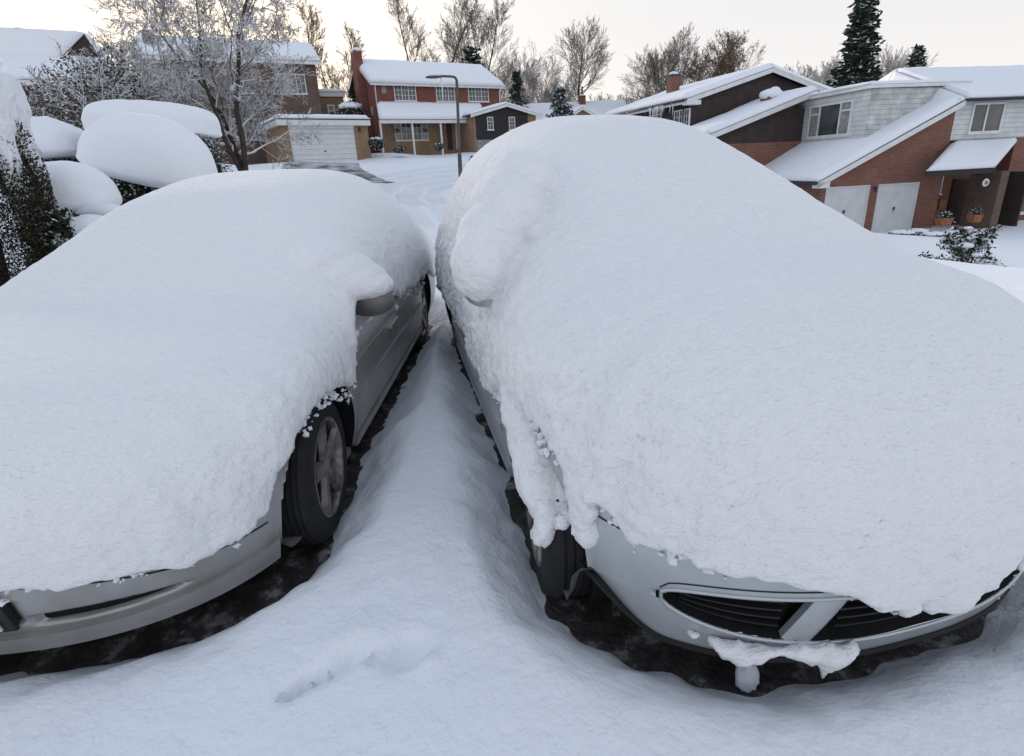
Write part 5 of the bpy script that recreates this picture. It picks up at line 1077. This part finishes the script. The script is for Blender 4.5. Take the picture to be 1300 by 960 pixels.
# ---- clipped and snow laden shrubs
def leaf_shell(c,r,n,size,seed,lo=.80,hi=1.04,zmax=1.0,flat=2.0):
    rnd=np.random.RandomState(seed); d=rnd.normal(size=(n*3,3)); d/=np.linalg.norm(d,axis=1,keepdims=True); d=d[d[:,2]<zmax][:n]
    pw=(np.abs(d)**flat).sum(1,keepdims=True)**(-1/flat); rad=lo+(hi-lo)*rnd.rand(len(d),1)**.6; rad*=1+.08*fbm(d[:,0]*2.5,d[:,1]*2.5,d[:,2]*2.5,seed,3)[:,None]
    P=np.array(c)+d*pw*rad*np.array(r); return quads(P,size,rnd,.55)
def blob(c,r,seed,n=(56,30),flat=2.0,low=.5,tilt=0,amp=.05,freq=1.6):
    """smooth closed mound; low squeezes the underside"""
    V=[];nu,nv=n
    for i in range(nv+1):
        th=PI*i/nv
        for k in range(nu):
            a=2*PI*k/nu; d=Vector((math.sin(th)*math.cos(a),math.sin(th)*math.sin(a),math.cos(th))); pw=(abs(d.x)**flat+abs(d.y)**flat+abs(d.z)**flat)**(-1/flat); d=d*pw
            if d.z<0: d.z*=low
            V.append(d)
    V=np.array([tuple(v) for v in V]); s=1+amp*fbm(V[:,0]*freq,V[:,1]*freq,V[:,2]*freq,seed,3)+.02*fbm(V[:,0]*6,V[:,1]*6,V[:,2]*6,seed+2,2)
    V=V*s[:,None]*np.array(r); 
    if tilt: ct,st=math.cos(tilt),math.sin(tilt); V=np.stack([V[:,0]*ct+V[:,2]*st,V[:,1],-V[:,0]*st+V[:,2]*ct],1)
    V=V+np.array(c); f=[]
    for i in range(nv):
        for k in range(nu): a=i*nu+k; b=i*nu+(k+1)%nu; f.append((a,a+nu,b+nu,b))
    return V,f
def shrub(name,loc,label,cap,foliage,seed,mt='shrub',leaf=.05,n=5000,flat=2.0,cflat=2.2,low=.5,tilt=0,group='snow capped garden shrubs on the left bank',cat='shrub',rz=0,amp=.05):
    r=empty(name,loc,rz,label,cat,group)
    (fc,fr)=foliage; V,f=leaf_shell(fc,fr,n,leaf,seed,flat=flat); mesh_obj('foliage',V,f,M[mt],r)
    V,f=blob(fc,[k*.84 for k in fr],seed,(20,12),flat,1); mesh_obj('shade_core',V,f,M['core'],r,True)  # solid dark filler, stands for the shade behind the leaves
    if cap:
        for (cc,cr) in (cap if isinstance(cap,list) else [cap]):
            V,f=blob(cc,cr,seed+5,flat=cflat,low=low,tilt=tilt,amp=amp); o=mesh_obj('snow_cap',V,f,M['snow_cap'],r,True); fix_normals(o)
    return r
def gz(px,py,Y): p=aty(px,py,Y); return p,TZ(p.x,p.y)
p,z=gz(188,205,7.2); k=p.z
shrub('clipped_shrub',(p.x,p.y,z),'largest rounded shrub under a tilted egg shaped snow dome behind the low car',((0.02,0,k-z-.10),(.73,.70,.66)),((-.18,.0,(k-z)*.5-.06),(.72,.66,.64)),11,leaf=.045,n=7000,low=.28,tilt=R(17))
p,z=gz(203,175,9.4); k=p.z
shrub('clipped_hedge',(p.x,p.y,z),'box shaped hedge with a thick flat slab of snow, behind the egg shaped snow dome',((-.02,0,k-z+.10),(.88,.75,.44)),((.02,0,(k-z)*.5-.0),(.86,.66,.86)),12,leaf=.04,n=9000,flat=5,cflat=3.4,low=.2,cat='hedge',tilt=R(4))
p,z=gz(66,188,9.0); k=p.z
shrub('clipped_shrub',(p.x,p.y,z),'round snow topped shrub beside the tall conifer hedge, above the low dome',((-.05,0,k-z-.05),(.62,.6,.5)),((0,0,(k-z)*.5-.1),(.66,.6,.60)),13,leaf=.06,n=5000,low=.25,amp=.2)
p,z=gz(80,245,5.8); k=p.z
shrub('clipped_shrub',(p.x,p.y,z),'low shrub under a smooth loaf of snow right beside the tall conifer hedge',((.0,0,k-z-.10),(.45,.5,.42)),((-.02,0,(k-z)*.4-.05),(.40,.46,.46)),14,leaf=.05,n=5000,low=.5,tilt=R(-4))
p,z=gz(72,292,4.9); shrub('low_plant',(p.x,p.y,z),'small leafy plant showing dark leaves below the loaf of snow',None,((0,0,p.z-z-.02),(.26,.22,.2)),15,leaf=.06,n=1500,cat='plant')
p,z=gz(112,285,5.0); shrub('low_plant',(p.x,p.y,z),'small snow mound over a plant between the loaf of snow and the low car',((0,0,p.z-z-.04),(.2,.2,.13)),((0,0,p.z-z-.2),(.17,.17,.16)),16,leaf=.05,n=700,cat='plant')
p,z=gz(128,266,5.6); shrub('low_plant',(p.x,p.y,z),'small pillow of snow on a plant right of the loaf of snow',((0,0,p.z-z-.04),(.22,.2,.1)),((0,0,p.z-z-.2),(.18,.17,.14)),17,leaf=.05,n=700,cat='plant')
# tall conifer hedge at the very left
p=aty(-78,300,4.3); zb_=TZ(p.x,p.y); 
r=empty('conifer_hedge',(p.x,p.y,zb_),0,'tall dense conifer hedge at the left edge with snow plastered over its top','hedge')
tz=aty(-60,0,4.3).z-zb_
PRF=lambda t:(.56*np.sqrt(np.clip(1-t**9.0,0,1))*(.70+.34*np.sin(np.clip(t/.62,0,1)*PI/2))+.02)
rnd=np.random.RandomState(5); n=100000; hh=rnd.rand(n)*tz; a=rnd.rand(n)*2*PI; t_=hh/tz; rad=PRF(t_)*(1+.10*fbm(np.cos(a)*2,np.sin(a)*2,hh*2.2,5,4))*(.86+.16*rnd.rand(n))
P=np.stack([rad*np.cos(a),rad*np.sin(a)*1.6,hh],1); dr=np.stack([np.cos(a),np.sin(a),.8+0*a],1)+rnd.normal(0,.5,(n,3)); V,f=quads(P,.024,rnd,.5,dr); mesh_obj('foliage',V,f,M['hedge'],r)
V=[];nu,nv=40,40
m=MB(); m.tube([(0,0,-.2),(0,0,tz*.4),(0,0,tz*.8),(0,0,tz*.93)],[.26,.36,.36,.12],20); m.build('shade_core',M['core'],r,True)  # solid dark column painted as the hedge's inner shade
mbv=[];
nu,nv=110,110; A_,T_=np.meshgrid(np.linspace(0,2*PI,nu,endpoint=False),np.linspace(0,1,nv)); cov=.33+.30*fbm(np.cos(A_)*3.2,np.sin(A_)*3.2,0,77,4)
hz=tz*(1.03-cov*T_*1.35*1.0); hz=np.minimum(hz,tz*1.03); tt=np.clip(hz/tz,0,1.03); rr=PRF(tt/1.035)*(1+.10*fbm(np.cos(A_)*2,np.sin(A_)*2,hz*2.2,5,4))+.05*np.clip(1-T_**4,0,1)*np.minimum(1,.35+T_*3)+.07*fbm(np.cos(A_)*4,np.sin(A_)*4,hz*5,78,4)-.07*T_**6
V=np.stack([rr*np.cos(A_),rr*np.sin(A_)*1.6,hz],-1).reshape(-1,3); f=grid_faces(nv,nu).tolist(); f.append(tuple(range(nu))[::-1]); mesh_obj('snow_cap',V,f,M['snow_clump'],r,True); fix_normals(col.objects['snow_cap'] if 0 else bpy.data.objects[-1] if 0 else r.children[-1])
# twiggy snowy bushes before the far left house
for i,(px,py,Y,rx,rz_,mt,lab) in enumerate(((62,150,13.5,1.0,.85,'shrub_brown','brown snowy bush just right of the tall conifer hedge'),(98,128,15,1.0,1.0,'shrub_brown','brown snowy bush under the middle of the low roofed house'),(138,122,16,.9,1.15,'shrub_brown','taller brown bush under the right end of the low roofed house'),(150,98,17,.7,.9,'shrub','dark evergreen bush beside the brown gable at the far left'),(172,135,17,.8,.9,'shrub_brown','snowy bush left of the frosted tree and above the box hedge'),(212,140,19,1.0,.8,'shrub_brown','low brown bush behind the branches of the frosted tree'))):
    p,z=gz(px,py,Y); h_=p.z-z; rr=random.Random(i)
    r=empty('snowy_bush',(p.x,p.y,z),0,lab,'bush','snowy bushes before the far left house')
    tr,cr=grow(300+i,max(1.2,h_+rz_*.9),.03,stems=5,first=.1,counts=(8,6,5),lens=(.5,.5,.45),ang=(55,45,40),up=(.05,.0,0),minr=.008); V,f=prisms([c[:8] for c in tr+cr],3); mesh_obj('branches',V,f,M['twig_frost'],r)
    V,f=leaf_shell((0,0,h_*.6),(rx,rx,rz_+h_*.35),4200,.085,400+i,lo=.45); mesh_obj('foliage',V,f,M[mt],r)
for i,(px,py,Y,rx,rz_,lab) in enumerate(((478,182,37.5,.5,.45,'dark bush between the brown fence and the left porch post'),(508,190,37.6,.4,.2,'round snow topped bush under the wide bay window'),(557,186,38.6,.3,.25,'small snowy bush by the middle porch post'),(603,208,33,.35,.45,'blue green shrub right behind the street lamp'),(447,148,42,1.1,1.1,'dark hedge behind the flat roofed garage'))):
    p,z=gz(px,py,Y); z=min(z,p.z-.1); shrub('garden_bush',(p.x,p.y,z),lab,((0,0,p.z-z+rz_*.55),(rx*.8,rx*.8,rz_*.35)),((0,0,(p.z-z)),(rx,rx,rz_)),500+i,mt='conifer_blue' if i==3 else 'shrub',leaf=.14,n=900,group='small bushes in front of the red brick house' if i<4 else None,cat='bush',amp=.12)
# right: leafy shrub weighed down by snow, low plants along the drive edge, tubs
p,z=gz(1225,318,13.5); h_=p.z-z
r=empty('laden_shrub',(p.x,p.y,z),0,'sprawling evergreen shrub bent under clumps of snow in front of the porch','shrub')
tr,cr=grow(600,1.3,.02,stems=6,first=.2,counts=(6,5,4),lens=(.5,.5,.4),ang=(60,45,40),up=(-.08,-.05,0),minr=.008,lean=(.1,-.1)); V,f=prisms([c[:8] for c in tr+cr],4); mesh_obj('branches',V,f,M['bark'],r)
ends=np.array([c[3:6] for c in cr]); rnd=np.random.RandomState(6); idx=rnd.randint(0,len(ends),2600); V,f=quads(ends[idx]+rnd.normal(0,.05,(2600,3)),.10,rnd,.5); mesh_obj('foliage',V,f,M['shrub'],r)
m=MB()
rr=random.Random(8)
for k in range(46): e=ends[rr.randrange(len(ends))]; s=rr.uniform(.05,.13); m.ell((e[0],e[1],e[2]+.03),(s*1.3,s*1.3,s*.6),12,7,.25,k)
m.build('snow_clumps',M['snow_cap'],r,True)
for i,(px,py,Y,rx) in enumerate(((1145,298,20,.5),(1165,296,20.5,.45),(1185,300,20,.5),(1208,298,20.5,.4))):
    p,z=gz(px,py,Y); z=p.z-.25; shrub('low_plant',(p.x,p.y,z),['snow dusted plant nearest the garage doors','second snow dusted plant from the garage doors','third snow dusted plant from the garage doors','snow dusted plant below the potted plant and porch'][i],((0,0,.33),(rx*.8,.3,.10)),((0,0,.2),(rx,.35,.22)),620+i,leaf=.09,n=500,group='low plants along the front of the right house',cat='plant',amp=.2)
t1,p=planter(1197,286,22.6,'rectangular terracotta tub of snowy plants beside the drainpipe'); V,f=leaf_shell((0,0,.42),(.26,.2,.16),500,.09,640); mesh_obj('plants',V,f,M['shrub'],t1); 
t2,p=planter(1236,282,22.3,'small terracotta pot of snowy plants by the wooden door',.4); V,f=leaf_shell((0,0,.42),(.2,.2,.18),400,.09,641); mesh_obj('plants',V,f,M['shrub'],t2)
# ================================================================= LIGHT
w=bpy.data.worlds.new('World'); sc.world=w; w.use_nodes=True; nt=w.node_tree; N=nt.nodes; L=nt.links; bg=N['Background']
SUN_AZ=-27; SUN_EL=9    # degrees: azimuth from +Y, negative to the left
sky=N.new('ShaderNodeTexSky'); sky.sky_type='NISHITA'; sky.sun_disc=False; sky.sun_elevation=R(SUN_EL); sky.sun_rotation=R(SUN_AZ); sky.air_density=1.0; sky.dust_density=5.0; sky.ozone_density=1.2
# thin overcast veil: an even pale layer mixed over the clear sky
mx=N.new('ShaderNodeMix'); mx.data_type='RGBA'; mx.inputs[0].default_value=.9; 
tc=N.new('ShaderNodeTexCoord'); sp=N.new('ShaderNodeSeparateXYZ'); L.new(tc.outputs['Generated'],sp.inputs[0])
rp=N.new('ShaderNodeValToRGB'); rp.color_ramp.interpolation='EASE'; e=rp.color_ramp.elements; e[0].position=0.0; e[0].color=(5.9,5.7,5.55,1); e[1].position=.75; e[1].color=(3.5,4.05,4.95,1); k_=e.new(.22); k_.color=(5.2,5.12,5.15,1)
L.new(sp.outputs['Z'],rp.inputs['Fac']); L.new(rp.outputs['Color'],mx.inputs[7])
L.new(sky.outputs[0],mx.inputs[6]); L.new(mx.outputs[2],bg.inputs['Color']); bg.inputs['Strength'].default_value=.12
sl=bpy.data.lights.new('sun','SUN'); sl.energy=2.6; sl.angle=R(10); sl.color=(1,.86,.70); so=bpy.data.objects.new('sun',sl); col.objects.link(so)
az=R(SUN_AZ); el=R(SUN_EL+6); d=Vector((math.sin(az)*math.cos(el),math.cos(az)*math.cos(el),math.sin(el))); so.rotation_euler=d.to_track_quat('Z','Y').to_euler(); so.location=(0,0,30)
sc.view_settings.view_transform='Standard'; sc.view_settings.look='None'; sc.view_settings.exposure=.60; sc.view_settings.gamma=1; sc.view_settings.use_curve_mapping=False
